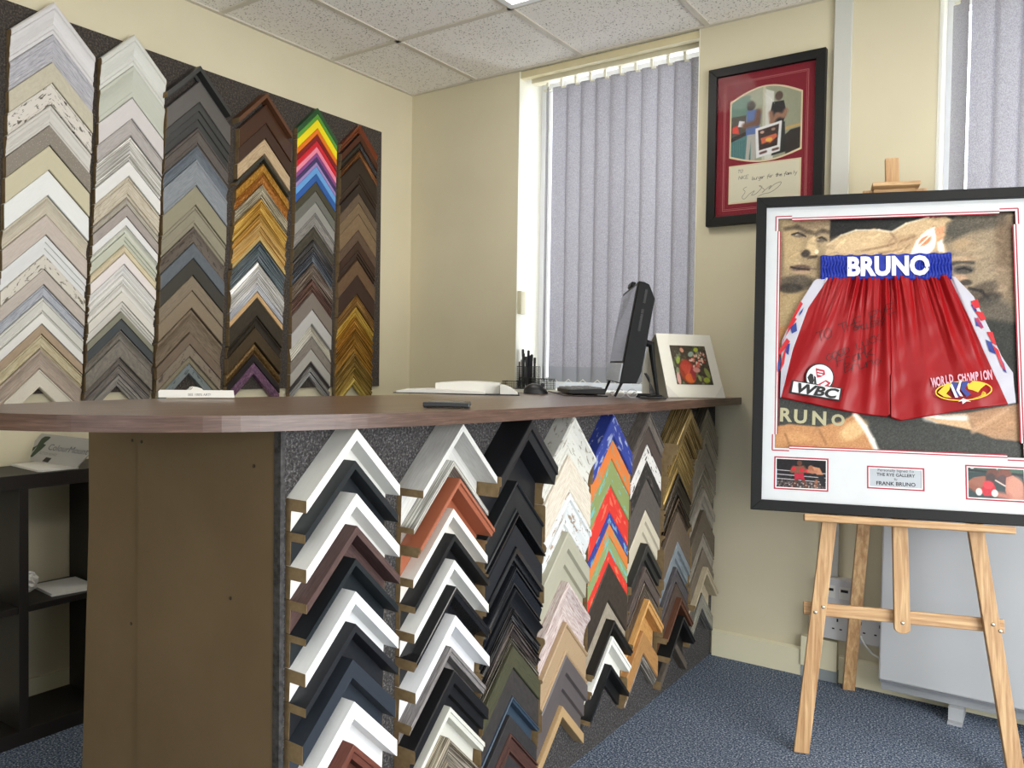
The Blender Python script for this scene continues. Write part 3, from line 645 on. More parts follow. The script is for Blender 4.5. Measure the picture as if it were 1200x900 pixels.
mast.prism(rp + pts[2:], lambda x, y, d: Vector((x, y, d)), -.010, .010); mast = mast.build('mast', pine, ez, bevel=.002)
cb = MB().box((.0135, .416, -.034), (.586, .456, -.0125)).build('crossbar', pine_h, ez, bevel=.003)
lg = MB().box((.008, .712, .0125), (.604, .7345, .062)).build('ledge', pine_h, ez, bevel=.003)
tp = MB().box((.215, 1.838, .0125), (.362, 1.852, .05)).box((.222, 1.818, .0125), (.35, 1.8375, .024)).build('top_clamp', pine_h, ez, bevel=.002)
inv = EM.inverted()
f0 = inv @ Vector((-.618, 3.150, 0)); f1 = Vector((CX-.004, 1.74, -.03))
dr = (f1-f0).normalized(); sd = Vector((1, 0, 0)); th_ = dr.cross(sd).normalized()
bl = MB(); vs = []
for P in (f0, f1):
    for a, c in ((-1, -1), (1, -1), (1, 1), (-1, 1)): vs.append(P + sd*.021*a + th_*.010*c)
bl.add(vs, [[0, 3, 2, 1], [4, 5, 6, 7], [0, 1, 5, 4], [1, 2, 6, 5], [2, 3, 7, 6], [3, 0, 4, 7]]); bl.build('back_leg', pine, ez, bevel=.002)
def dome(mb, x, y, z): mb.lathe([(.0062, 0), (.0058, .0018), (.0035, .003), (0.0004, .0034)], (x, y, z), 12)
for par, P in ((L1, [(.047, .428), (.070, .446)]), (L2, [(.548, .441), (.567, .424)])):
    for (x, y) in P:
        s = MB(); dome(s, x, y, .0118); s.build('screw', screw_m, par, smooth=True)
s = MB(); dome(s, CX+.012, .420, .0098); s.build('screw', screw_m, mast, smooth=True)

U0, U1, V0, V1 = -.157, .717, .738, 1.816; Z0 = .0135
fr = empty('framed_shorts', mat=EM, label='large black framed red boxing shorts with white mount, standing on the easel', cat='framed display')
black_f = plain('black_satin_frame', (20, 21, 22), .5, 0, .25)
mb = MB(); fw = .034
def ringf(mb, u0, u1, v0, v1, wd, z0, z1, mi=0):
    mb.box((u0, v0, z0), (u0+wd, v1, z1), mi); mb.box((u1-wd, v0, z0), (u1, v1, z1), mi); mb.box((u0+wd, v0, z0), (u1-wd, v0+wd, z1), mi); mb.box((u0+wd, v1-wd, z0), (u1-wd, v1, z1), mi)
for A, B, Cc, D_ in (((U0, V0), (U1, V0), (U1-fw, V0+fw), (U0+fw, V0+fw)), ((U1, V0), (U1, V1), (U1-fw, V1-fw), (U1-fw, V0+fw)),
                     ((U1, V1), (U0, V1), (U0+fw, V1-fw), (U1-fw, V1-fw)), ((U0, V1), (U0, V0), (U0+fw, V0+fw), (U0+fw, V1-fw))):
    mb.prism([A, B, Cc, D_], lambda x, y, d: Vector((x, y, d)), Z0, Z0+.034)
mb.build('frame', black_f, fr, bevel=.0015)
# mount board with stepped-corner window and three small windows
A0, A1, B0, B1 = -.084, .640, .944, 1.741
wins = [(-.083, .080, .811, .914), (.199, .361, .829, .897), (.480, .643, .811, .914)]
mount_m = plain('white_mount_board', (208, 212, 214), .8, var=2, vs=20, bs=.1, bsc=500)
red_m = plain('crimson_inner_mount', (168, 46, 66), .7)
ZM = Z0+.018
mt = MB(); fl = lambda x, y, d: Vector((x, y, d))
iU0, iU1, iV0, iV1 = U0+fw-.004, U1-fw+.004, V0+fw-.004, V1-fw+.004
mt.box((iU0, B0, ZM-.0015), (A0, B1, ZM)); mt.box((A1, B0, ZM-.0015), (iU1, B1, ZM)); mt.box((iU0, B1, ZM-.0015), (iU1, iV1, ZM))
# below the big window: strips around the three little windows
ys = sorted({iV0, .811, .829, .897, .914, B0}); xs = sorted({iU0, -.083, .080, .199, .361, .480, .643, iU1})
for y0, y1 in zip(ys[:-1], ys[1:]):
    for x0, x1 in zip(xs[:-1], xs[1:]):
        mx_, my_ = (x0+x1)/2, (y0+y1)/2
        if any(a < mx_ < b_ and c < my_ < d for a, b_, c, d in wins): continue
        mt.box((x0, y0, ZM-.0015), (x1, y1, ZM))
mt.build('mount', mount_m, fr)
rm = MB(); e_ = .0032
def line_rect(mb, u0, u1, v0, v1, w_, z, notch=0):
    # thin lines with the zigzag corners of the double mount
    if notch:
        k, o = notch, .008
        for (x0, x1, y, s_) in ((u0, u1, v1, 1), (u0, u1, v0, -1)):
            mb.box((x0+k, y-w_/2, z-.001), (x1-k, y+w_/2, z)); 
            mb.box((x0-o, y+s_*o-w_/2, z-.001), (x0+k, y+s_*o+w_/2, z)); mb.box((x1-k, y+s_*o-w_/2, z-.001), (x1+o, y+s_*o+w_/2, z))
        for (y0, y1, x, s_) in ((v0, v1, u0, -1), (v0, v1, u1, 1)):
            mb.box((x-w_/2, y0+k, z-.001), (x+w_/2, y1-k, z))
            mb.box((x+s_*o-w_/2, y0-o, z-.001), (x+s_*o+w_/2, y0+k, z)); mb.box((x+s_*o-w_/2, y1-k, z-.001), (x+s_*o+w_/2, y1+o, z))
    else: ringf(mb, u0-w_/2, u1+w_/2, v0-w_/2, v1+w_/2, w_, z-.001, z)
line_rect(rm, A0, A1, B0, B1, .0038, ZM+.0004, .045); line_rect(rm, A0+.0072, A1-.0072, B0+.0072, B1-.0072, .0032, ZM-.0008, .04)
for a, b_, c, d in wins: line_rect(rm, a, b_, c, d, .0042, ZM+.0004)
rm.build('red_mount_line', red_m, fr)
wl = MB(); line_rect(wl, A0+.0036, A1-.0036, B0+.0036, B1-.0036, .0034, ZM-.0003, .042)
for a, b_, c, d in wins: line_rect(wl, a+.004, b_-.004, c+.004, d-.004, .003, ZM-.0002)
wl.build('white_mount_line', plain('white_bevel', (240, 238, 236), .7), fr)
MB().box((iU0, iV0, Z0+.001), (iU1, iV1, Z0+.004)).build('backing_board', black_f, fr)

# --- painting behind the shorts, in panel coordinates taken from the photograph
def Q(*pts): return [upix(x, y, Z0+.006) for x, y in pts]
cv = Canvas(A0-.006, A1+.006, B0-.006, B1+.006, 330, 364, (38, 40, 38))
SK = (164, 138, 100); SK2 = (188, 158, 116)
def P_(p, c, a=1, soft=.006): cv.poly(Q(*p), c, a, soft)
def E_(x, y, rx, ry, c, a=1, rot=0, soft=.5):
    u, v_ = Q((x, y))[0]; cv.ell(u, v_, rx*.00262, ry*.0029, c, a, rot, soft)
def L_(p, w_, c, a=1): cv.line(Q(*p), w_*.0027, c, a)
# left fighter
P_([(905,255),(972,255),(974,285),(968,300),(962,325),(950,345),(928,352),(905,350)], (150,128,94))
P_([(905,335),(940,342),(950,350),(935,395),(905,420)], (158,134,92)); P_([(905,385),(935,380),(930,410),(905,440)], (176,112,58), .7)
E_(925,290,16,26,(176,150,106),.7); E_(962,268,10,12,(160,138,104),.6); E_(953,262,22,6,(120,100,76),.7)
E_(912,300,7,46,(104,88,64),.6)
L_([(921,268),(934,266),(950,273)], 3.5, (70,60,46), .8); L_([(956,274),(964,270),(971,272)], 3.5, (76,64,50), .8)
E_(936,275,8,3.5,(96,84,70),.9); L_([(928,275),(935,273),(944,277)], 1.3, (44,38,32)); E_(934,275.5,2,1.2,(170,160,140),.8)
E_(963,281,7,3.5,(92,80,66),.9); L_([(957,280),(963,278),(969,282)], 1.3, (44,38,32))
P_([(950,276),(954,276),(959,296),(952,301),(942,297)], (196,168,122), .9, .004); E_(957,295,2.5,3,(226,208,172),.8); E_(944,297,6,5,(50,42,36),.9)
E_(952,301,6,2,(70,56,44),.8); L_([(947,303),(957,300)], 1.5, (60,48,38), .6)
E_(938,314,12,4,(92,70,60),.95); L_([(927,313),(936,315),(948,316)], 1.4, (40,32,28)); E_(940,319,9,2.5,(168,134,104),.7)
E_(934,331,22,9,(60,54,46),.75); E_(926,338,16,6,(42,38,34),.8); E_(938,325,6,3,(84,74,60),.7)
P_([(974,255),(1062,255),(1050,262),(1034,270),(1003,268),(985,276),(972,284)], (26,26,26), 1, .003)
# the arm across
P_([(966,300),(970,288),(985,277),(1003,271),(1030,270),(1046,272),(1060,263),(1085,256),(1108,254),(1118,258),(1112,300)], SK2, 1, .003)
L_([(970,287),(986,276),(1003,270),(1030,269.5),(1045,272),(1062,262),(1088,255)], 1.6, (222,206,170), .8)
E_(1000,287,34,12,(196,166,122),.7); E_(1060,283,24,8,(168,134,96),.6); L_([(1010,294),(1040,288),(1072,277)], 1.8, (136,104,72), .7); L_([(1030,297),(1062,291)], 1.8, (146,112,76), .6)
L_([(1044,273),(1050,281)], 2, (140,110,78), .7)
# glove, white with orange
P_([(1067,298),(1074,282),(1086,270),(1095,266),(1098,276),(1095,290),(1088,299)], (232,226,218), 1, .003); E_(1084,282,9,4.5,(202,122,78),1,.75); L_([(1076,289),(1092,274)], 1.1, (240,220,200))
P_([(1095,268),(1107,264),(1105,282),(1098,285)], (206,140,98), 1, .003); P_([(1098,284),(1105,280),(1107,296),(1100,297)], (220,214,196), 1, .003)
# right fighter's head
P_([(1112,300),(1106,284),(1110,266),(1120,255),(1186,250),(1190,330),(1192,420),(1160,390),(1135,350),(1114,320)], (140,122,96), 1, .004)
P_([(1106,284),(1110,262),(1124,252),(1180,250),(1176,262),(1150,268),(1130,275),(1112,284)], (74,70,60), 1, .008)
E_(1150,262,26,9,(88,80,66),.6); E_(1180,300,14,50,(96,74,54),.65); E_(1130,288,14,8,(170,140,102),.7); E_(1150,296,20,12,(150,130,102),.6)
L_([(1114,310),(1126,306),(1140,308)], 3, (66,60,52), .9); E_(1129,316,12,5,(72,68,62),.95); L_([(1122,316),(1130,314),(1138,317)], 1.5, (30,30,30)); E_(1128,303,16,3,(178,146,110),.8)
E_(1124,326,9,4,(186,146,112),.9); E_(1132,331,7,3.5,(60,52,44),.9); E_(1165,330,20,22,(150,130,104),.5)
E_(1150,342,20,9,(78,68,56),.85,.6); L_([(1136,338),(1150,341),(1160,352)], 2.2, (38,34,30), .9); E_(1158,352,16,7,(44,40,36),.8,.5)
E_(1166,372,22,22,(82,76,66),.85); P_([(1135,372),(1160,375),(1200,380),(1200,480),(1150,470)], (44,46,42), .95, .01)
# bottom: canvas, gloves, lettering of the blanket, thigh
P_([(900,460),(1210,460),(1210,550),(900,550)], (58,60,56), 1, .004)
P_([(905,500),(925,497),(960,500),(985,494),(1003,484),(1010,490),(1022,512),(1028,532),(905,532)], (184,128,78), 1, .003)
E_(1000,504,18,9,(214,174,118),.8,.6); E_(930,512,20,6,(200,146,92),.6); L_([(920,508),(926,524)], 1.6, (140,92,52), .7); L_([(960,504),(968,520)], 1.8, (146,96,56), .7)
L_([(1002,486),(1013,500),(1022,516),(1030,534)], 3.4, (222,218,206))
P_([(1090,488),(1132,484),(1200,472),(1200,518),(1165,514),(1135,503),(1115,498)], (160,122,88), 1, .003); E_(1170,495,24,14,(176,130,90),.6)
L_([(1140,506),(1180,480)], 3, (196,154,116), .6); L_([(1086,489),(1098,491),(1130,490)], 5, (212,210,198)); P_([(1082,489),(1135,494),(1140,504),(1100,496)], (198,160,118), 1, .003)
gr_ = cv.c.mean(axis=2, keepdims=True); cv.c = cv.c*.82+gr_*.18; cv.c = (cv.c-96)*1.12+100
rq = random.Random(12)
for k in range(260):
    x = rq.uniform(908, 1188); y = rq.uniform(252, 345 if k % 3 else 525); an = rq.uniform(-.9, .4); ln = rq.uniform(3, 9); sg_ = rq.choice((-1, 1))
    u_, v_ = Q((x, y))[0]; j_ = int(np.clip((v_-cv.v[0])/(cv.v[-1]-cv.v[0])*(len(cv.v)-1), 0, len(cv.v)-1)); i_ = int(np.clip((u_-cv.u[0])/(cv.u[-1]-cv.u[0])*(len(cv.u)-1), 0, len(cv.u)-1))
    base_ = cv.c[j_, i_].copy()
    L_([(x, y), (x+ln*math.cos(an), y+ln*math.sin(an))], rq.uniform(1, 2.4), tuple(base_*(1.17 if sg_ > 0 else .84)), .55)
cv.grain(6); cv.grain(4, 2)
ZP = Z0+.006
LM = lambda x, y, d: Vector((x, y, ZP+d))
cv.build('background_painting', LM, 0, .45, fr)
for body, x, y, hh, rt_ in (('B', 903, 485, .062, .02), ('R', 920, 487, .062, -.02), ('U', 938, 489, .062, -.03), ('N', 960, 491, .062, -.02), ('O', 982, 493, .05, -.1)):
    u, v_ = upix(x, y, ZP)
    if u < A0+.015: continue
    text_mesh('blanket_letter', body, hh, lambda a, b_, d, u=u, v_=v_, r=rt_: Vector((u+a*math.cos(r)-b_*math.sin(r), v_+a*math.sin(r)+b_*math.cos(r), ZP+.0006+d)), plain('faded_cream_print', (176, 172, 138), .6), fr, .0004, .002)

# --- the shorts: height field between outline and seams, real folds
silk_r = plain('red_satin', (146, 12, 20), .36, 0, .3); silk_w = plain('white_satin', (188, 187, 198), .36, 0, .4); silk_b = plain('blue_satin', (24, 46, 150), .45, 0, .3)
ZS_ = ZP+.003
def edge(pts):     # polyline px -> function v -> u
    q = sorted(((upix(x, y, ZS_+.006)[1], upix(x, y, ZS_+.006)[0]) for x, y in pts)); V_ = [a for a, _ in q]; U_ = [b_ for _, b_ in q]
    return lambda v: float(np.interp(v, V_, U_))
el_out = edge([(962,326),(954,329),(937,356),(920,391),(916,400),(915,440),(914,467)]); el_seam = edge([(970,327),(947,361),(929,410),(915,467)])
er_out = edge([(1118,324),(1141,348),(1155,377),(1173,417),(1187,437),(1190,472)]); er_seam = edge([(1113,325),(1131,364),(1155,417),(1163,435),(1181,474)])
def hem_fn(pts):
    q = sorted((upix(x, y, ZS_+.006) for x, y in pts)); return lambda u: float(np.interp(u, [a for a, _ in q], [b_ for _, b_ in q]))
hem = hem_fn([(907,465),(916,466),(950,473),(981,480),(1015,486),(1039,488.5),(1041.5,486),(1043,489),(1055,493),(1080,489),(1125,481),(1181,473.5),(1191,472)])
VT = upix(1040, 326, ZS_)[1]; UC = upix(1042, 440, ZS_)[0]
def waist(u): return VT+.003*math.sin(u*90)
rs_ = random.Random(8)
folds = [(UC+.02+.012*i-.0, 0) for i in range(0)]
PLEATS = []
for i in range(34):
    s0 = -.96+1.92*(i+.5)/34+rs_.uniform(-.02, .02)
    PLEATS.append((s0, rs_.uniform(-.10, .10), rs_.choice((.45, .7, 1, 1, 1.6)), rs_.uniform(.0022, .0052)*rs_.choice((1, 1, -1)), rs_.uniform(.013, .030)))
LONG = [(-.02, .0, .0085, .030), (.10, .02, .006, .028), (-.15, -.02, .006, .026), (.22, .05, .0055, .03), (-.30, -.10, .0075, .035), (-.46, -.22, .0085, .04), (-.64, -.30, .007, .05), (.42, -.12, .0065, .04), (.60, .16, .0065, .05), (.80, .05, .005, .05), (-.84, -.1, .0045, .05)]
def fold_h(u, v):
    """depth of the cloth: gathered under the band, long folds falling to the hem"""
    h = .009; k = max(0., min(1., (v-1.06)/(VT-1.06))); s = (u-.262)/(.20+.165*(1-k)); d = 1-k
    for s0, dr_, ln, am, wd_ in PLEATS:
        x = (s-s0-dr_*d)/(wd_*(1+1.4*d))
        if abs(x) < 3: h += 1.55*am*math.exp(-x*x)*math.exp(-(d/(.42*ln))**2)
    for s0, dr_, am, wd_ in LONG:
        x = (s-s0-dr_*d)/(wd_*(1+.9*d))
        if abs(x) < 3: h += 1.5*am*math.exp(-x*x)*(.55+.45*math.sin(d*4.2+s0*9))
    h += .0032*math.sin(u*21+v*17)*math.sin(v*13-u*8)+.0014*math.sin(u*62-v*37)*math.sin(v*31)
    h += .0035*math.exp(-((u-UC)/.010)**2)*d
    return max(h, .003)
def cloth(name, left, right, top, bot, mat, nu, nv, par, extra=0, edge_round=.012):
    mb = MB(); vs = []
    for j in range(nv+1):
        for i in range(nu+1):
            fj = j/nv; fi = i/nu
            vm = top(.27)*(1-fj)+1.12*fj; u = left(vm)*(1-fi)+right(vm)*fi
            b_ = bot(u); tt = top(u); v = tt*(1-fj)+b_*fj
            u = left(v)*(1-fi)+right(v)*fi
            vs.append((u, v, ZS_+fold_h(u, v)+extra))
    mb.add(vs, [[j*(nu+1)+i, j*(nu+1)+i+1, (j+1)*(nu+1)+i+1, (j+1)*(nu+1)+i] for j in range(nv) for i in range(nu)])
    # skirt to the backing so that the garment has thickness
    loop = [i for i in range(nu+1)] + [(j+1)*(nu+1)-1 for j in range(1, nv+1)] + [nv*(nu+1)+i for i in range(nu-1, -1, -1)] + [j*(nu+1) for j in range(nv-1, 0, -1)]
    base = len(mb.v)
    for q in loop: x, y, z = mb.v[q]; mb.v.append((x, y, ZS_-.0012))
    n = len(loop)
    for q in range(n): mb.f.append([loop[q], loop[(q+1) % n], base+(q+1) % n, base+q]); mb.m.append(0)
    o = mb.build(name, mat, par, smooth=True)
    return o
sh = empty('satin_shorts', mat=EM, label='red satin boxing shorts with blue waistband and white side stripes, framed', cat='shorts')
uc_l = lambda v: UC+.001; slit = upix(1041, 440, ZS_)[1]
cloth('left_leg_panel', el_seam, lambda v: UC-.0015+(.004 if v > slit else 0), waist, hem, silk_r, 150, 110, sh)
cloth('right_leg_panel', lambda v: UC+.0015+(.0025 if v > slit else .006*0), er_seam, waist, hem, silk_r, 150, 110, sh, .0015)
sl_ = cloth('side_stripe', el_out, el_seam, waist, hem, silk_w, 16, 80, sh, .001); sr_ = cloth('side_stripe', er_seam, er_out, waist, hem, silk_w, 18, 80, sh, .001)
def shard(par, P, mat, n=10):
    mb = MB(); q = [upix(x, y, ZS_+.012) for x, y in P]
    # subdivide a quad or triangle so that it follows the cloth
    if len(q) == 3: q.append(q[2])
    vs = []
    for j in range(n+1):
        for i in range(n+1):
            a, b_ = i/n, j/n; u = (1-b_)*((1-a)*q[0][0]+a*q[1][0])+b_*((1-a)*q[3][0]+a*q[2][0]); v = (1-b_)*((1-a)*q[0][1]+a*q[1][1])+b_*((1-a)*q[3][1]+a*q[2][1])
            vs.append((u, v, ZS_+fold_h(u, v)+.0035))
    mb.add(vs, [[j*(n+1)+i, j*(n+1)+i+1, (j+1)*(n+1)+i+1, (j+1)*(n+1)+i] for j in range(n) for i in range(n)]); return mb.build('flag_patch', mat, par, smooth=True)
flag_r = plain('flag_red', (190, 24, 36), .4); flag_b = plain('flag_blue', (30, 52, 130), .4)
for P in ([(938,353),(941,356),(926,382),(921,388)], [(930,372),(934,374),(918,398),(916,404)], [(922,396),(926,400),(914,416),(912,412)], [(917,418),(922,404),(919,426),(914,436)]): shard(sl_, P, flag_r)
for P in ([(937,367),(942,360),(940,366),(936,371)], [(926,384),(933,378),(934,388),(928,391)], [(921,404),(926,402),(924,416),(920,412)], [(912,424),(915,418),(914,432),(911,436)]): shard(sl_, P, flag_b)
for P in ([(1138,353),(1146,350),(1149,360),(1141,362)], [(1142,364),(1152,366),(1156,374),(1150,376)], [(1156,389),(1163,389),(1168,405),(1163,402)], [(1163,404),(1170,410),(1179,434),(1174,430)], [(1142,374),(1150,385),(1153,384),(1146,372)]): shard(sr_, P, flag_r)
for P in ([(1142,372),(1150,378),(1153,384),(1144,382)], [(1138,357),(1141,356),(1145,364),(1143,366)], [(1155,398),(1162,401),(1167,415),(1160,412)], [(1172,418),(1177,426),(1180,437),(1176,434)]): shard(sr_, P, flag_b)
# waistband: ruched tube
bw0, bw1 = upix(962, 300, ZS_+.012)[0], upix(1115.5, 297, ZS_+.012)[0]; vt, vb = upix(1040, 297, ZS_+.012)[1], upix(1040, 328, ZS_+.012)[1]
wb = MB(); nu, nv = 220, 22; vs = []
for j in range(nv+1):
    for i in range(nu+1):
        a, b_ = i/nu, j/nv; u = bw0+(bw1-bw0)*a; v = vt+(vb-vt)*b_+.0018*math.sin(a*60)
        flat = 1/(1+math.exp(-(abs(a-.49)-.235)*60)); z = .014+.003*math.sin(math.pi*b_)+flat*.0030*math.sin(a*260+math.sin(b_*14)*1.6)*math.sin(b_*math.pi)*(1)+flat*.0022*math.sin(b_*math.pi*8)+.0012*math.sin(b_*math.pi*4)
        if j in (0, nv) or i in (0, nu): z = -.001
        vs.append((u, v, ZS_+z))
wb.add(vs, [[j*(nu+1)+i, j*(nu+1)+i+1, (j+1)*(nu+1)+i+1, (j+1)*(nu+1)+i] for j in range(nv) for i in range(nu)])
wbo = wb.build('waistband', silk_b, sh, smooth=True)
um, vm = (upix(1003, 313, ZS_+.018)[0]+upix(1078, 312, ZS_+.018)[0])/2, upix(1040, 313, ZS_+.018)[1]
FM = lambda u0, v0, z, r=0: (lambda a, b_, d: Vector((u0+a*math.cos(r)-b_*math.sin(r), v0+a*math.sin(r)+b_*math.cos(r), z+d)))
white_txt = plain('white_satin_lettering', (236, 236, 244), .45)
text_mesh('lettering', 'BRUNO', .088, FM(um, vm, ZS_+.0185), white_txt, wbo, .0024, .0038, 0, 'CENTER', .82)
# badges
def badge_plane(px, py, r): u, v_ = upix(px, py, ZS_+.02); return FM(u, v_, ZS_+.0205, r)
bk = plain('badge_black', (24, 22, 24), .5); bwt = plain('badge_white', (224, 226, 230), .5); brd = plain('badge_red', (176, 40, 62), .5)
G = badge_plane(955, 462, -.16)
bdg = MB(); K = badge_plane(960.5, 442.5, -.1)
circ = lambda r, n=32, sx=1: [(r*sx*math.cos(2*math.pi*k/n), r*math.sin(2*math.pi*k/n)) for k in range(n)]
bdg.prism(circ(.0475, 32, .94), K, -.006, .0012, 0); bdg.prism(circ(.0435, 32, .94), K, .0012, .0020, 1)
G = badge_plane(956, 458, -.15)
bdg.prism([(-.078, -.021), (.078, -.021), (.078, .023), (-.078, .023)], G, -.006, .0024, 0); bdg.prism([(-.073, -.017), (.073, -.017), (.073, .019), (-.073, .019)], G, .0024, .0032, 1)
bdg.prism([(-.03, .01), (-.038, -.004), (-.03, -.02), (-.02, -.03), (-.016, -.012), (-.022, .008)], K, .002, .0026, 0)
bdg.prism([(-.016, .03), (.012, .026), (.016, .012), (.004, .002), (-.008, -.002), (-.012, .012)], K, .002, .0026, 2)
bdg.prism([(-.010, .022), (.009, .020), (.008, .016), (-.010, .018)], K, .0026, .003, 1); bdg.prism([(-.009, .013), (.008, .011), (.006, .007), (-.008, .009)], K, .0026, .003, 1)
bdg.prism([(-.004, -.024), (.02, -.006), (.036, -.014), (.024, -.032), (.004, -.034)], K, .002, .0026, 2); bdg.prism([(.004, -.025), (.019, -.012), (.027, -.017), (.014, -.029)], K, .0026, .003, 1)
bdg.prism([(-.018, .004), (-.012, .0), (-.006, -.03), (-.014, -.03)], K, .002, .0026, 0)
bo = bdg.build('round_badge', [bk, bwt, brd], sh); bo['label'] = 'black and white boxing council badge'
text_mesh('lettering', 'WBC', .044, badge_plane(955.5, 458.5, -.15), bk, bo, .0018, .0016, .25, 'CENTER', 1.25).location.z += .0034
H_ = badge_plane(1129, 458, .1)
gl = MB(); n = 40; ring = [(.079*math.cos(2*math.pi*k/n), .030*math.sin(2*math.pi*k/n)) for k in range(n+1)]
stroke(gl, ring, .0035, H_, .0010, 0)
for P in ([(-.074, .0), (-.05, .022), (-.03, .026), (-.04, .006), (-.05, -.006), (-.036, -.02), (-.056, -.016)], [(.012, .024), (.04, .026), (.066, .016), (.05, .004), (.04, -.008), (.026, .0), (.014, .004)], [(.044, -.02), (.062, -.012), (.054, -.004), (.06, -.018), (.02, -.027)]): gl.prism(P, H_, 0, .0014, 0)
for P in ([(-.03, .03), (-.012, .028), (-.022, .002), (-.006, -.01), (-.018, -.018), (-.034, .004)], [(.0, .03), (.02, .03), (.004, .006), (.02, -.012), (.006, -.02), (-.008, .004)]): gl.prism(P, H_, .0004, .0022, 1)
for P in ([(-.036, .02), (-.03, .024), (-.018, -.02), (-.026, -.02)], [(-.008, .03), (-.002, .032), (-.012, .0), (-.004, -.018), (-.012, -.016), (-.02, .004)], [(-.02, -.034), (-.004, -.024), (.016, -.036), (.004, -.034), (-.008, -.042), (-.008, -.032)]): gl.prism(P, H_, .0008, .0026, 2)
go = gl.build('globe_badge', [plain('badge_yellow', (226, 186, 40), .5), plain('badge_blue', (34, 52, 130), .5), bwt], sh)
pink_t = plain('pale_pink_lettering', (222, 168, 184), .5)
for i, chx in enumerate('WORLD CHAMPION'):
    if chx == ' ': continue
    a = (i-6.5)*.0121; u, v_ = upix(1127, 443, ZS_+.02); hgt = .030+.010*abs(i-6.5)/6.5*1.2
    sl = .13; text_mesh('lettering', chx, hgt, FM(u+a, v_+a*sl-.006*(i < 4)*(4-i)/3, ZS_+.0215, .08), pink_t, go, .001, .0012, 0, 'CENTER', .017/hgt*.95)
# handwriting in black pen
hw = MB(); 
HS = {'T': [[(0,1),(1,1)],[(.5,1),(.5,0)]], 'O': [[(.5,1),(.1,.8),(0,.4),(.3,0),(.8,.1),(1,.6),(.8,.95),(.5,1)]], 'H': [[(0,1),(0,0)],[(1,1),(1,0)],[(0,.5),(1,.55)]],
 'E': [[(1,1),(0,1),(0,0),(1,0)],[(0,.5),(.8,.5)]], 'R': [[(0,0),(0,1),(.8,.9),(.8,.55),(0,.5),(1,0)]], 'Y': [[(0,1),(.5,.5)],[(1,1),(.3,-.2)]], 'G': [[(1,.9),(.5,1),(0,.5),(.4,0),(1,.2),(1,.5),(.6,.5)]],
 'A': [[(0,0),(.5,1),(1,0)],[(.2,.4),(.8,.4)]], 'L': [[(0,1),(0,0),(.9,0)]], 'D': [[(0,0),(0,1),(.8,.8),(.9,.3),(0,0)]], 'U': [[(0,1),(.1,.1),(.8,.1),(.9,1)]], 'C': [[(1,.9),(.4,1),(0,.5),(.4,0),(1,.1)]],
 'K': [[(0,1),(0,0)],[(.9,1),(0,.5),(1,0)]], 'N': [[(0,0),(0,1),(.9,0),(.9,1)]], 'I': [[(.5,1),(.5,0)]], 'F': [[(.9,1),(0,1),(0,0)],[(0,.5),(.7,.5)]], 'B': [[(0,0),(0,1),(.8,.8),(.1,.52),(.9,.3),(0,0)]], 'M': [[(0,0),(.1,1),(.5,.3),(.9,1),(1,0)]],
 'a': [[(.8,.6),(.2,.5),(.1,.1),(.6,.1),(.8,.6),(.9,0)]], 'n': [[(0,0),(.1,.6),(.3,.5),(.6,.6),(.8,0)]], 'r': [[(0,0),(.1,.6),(.6,.6)]], 'u': [[(0,.6),(.1,.05),(.7,.1),(.8,.6),(.9,0)]], 'o': [[(.4,.6),(.05,.3),(.4,0),(.8,.3),(.4,.6)]],
 'k': [[(0,1),(0,0)],[(.7,.6),(.1,.3),(.8,0)]], 'g': [[(.8,.6),(.2,.5),(.1,.1),(.7,.1),(.8,.6),(.7,-.4),(.1,-.4)]], 'e': [[(.1,.3),(.8,.35),(.5,.6),(.1,.3),(.4,0),(.9,.1)]], 's': [[(.7,.6),(.2,.5),(.7,.2),(.1,0)]], 'f': [[(.9,1),(.4,.9),(.3,-.3)],[(0,.5),(.8,.5)]],
 't': [[(.4,1),(.4,0),(.8,.1)],[(0,.6),(.8,.65)]], 'h': [[(0,1),(0,0),(.1,.5),(.6,.6),(.7,0)]], 'm': [[(0,0),(.1,.6),(.4,0),(.5,.6),(.8,.6),(.9,0)]], 'i': [[(.4,.6),(.4,0)]], 'l': [[(.4,1),(.4,0)]], 'y': [[(0,.6),(.4,.1)],[(.8,.6),(.2,-.5)]], 'b': [[(0,1),(0,0),(.7,.1),(.6,.55),(0,.4)]], 'p': [[(0,.6),(0,-.5)],[(0,.5),(.7,.5),(.6,.1),(0,.1)]]}
def handwrite(mb, txt, x, y, s, adv, slope, M, w_, follow=None):
    co, si = math.cos(slope), math.sin(slope)
    for i, ch in enumerate(txt):
        for st in HS.get(ch, []):
            P = [(x+(i*adv+px*s*.8+py*s*.2)*co-py*s*si, y+(i*adv+px*s*.8)*si+py*s*co) for px, py in st]
            R = []
            for a, b_ in zip(P[:-1], P[1:]):
                for k in range(4): R.append((a[0]+(b_[0]-a[0])*k/4, a[1]+(b_[1]-a[1])*k/4))
            R.append(P[-1]); stroke(mb, R, w_, follow or M, .0006)
onc = lambda a, b_, d: Vector((a, b_, ZS_+fold_h(a, b_)+.0012+d))
for tx, px, py, s_, ad, sl in (('TO THE RYE', 958, 402, .034, .026, .42), ('GALLERY', 1000, 388, .018, .014, .25), ('GOOD LUCK', 969, 424, .024, .0205, .42), ('Frank', 982, 430, .04, .023, .35), ('Bruno', 990, 437, .034, .023, .28)):
    u, v_ = upix(px, py, ZS_+.012); hw = MB(); handwrite(hw, tx, u, v_, s_, ad, sl, None, .0019, onc); hw.build('handwriting', plain('black_pen', (44, 8, 12), .5), sh)

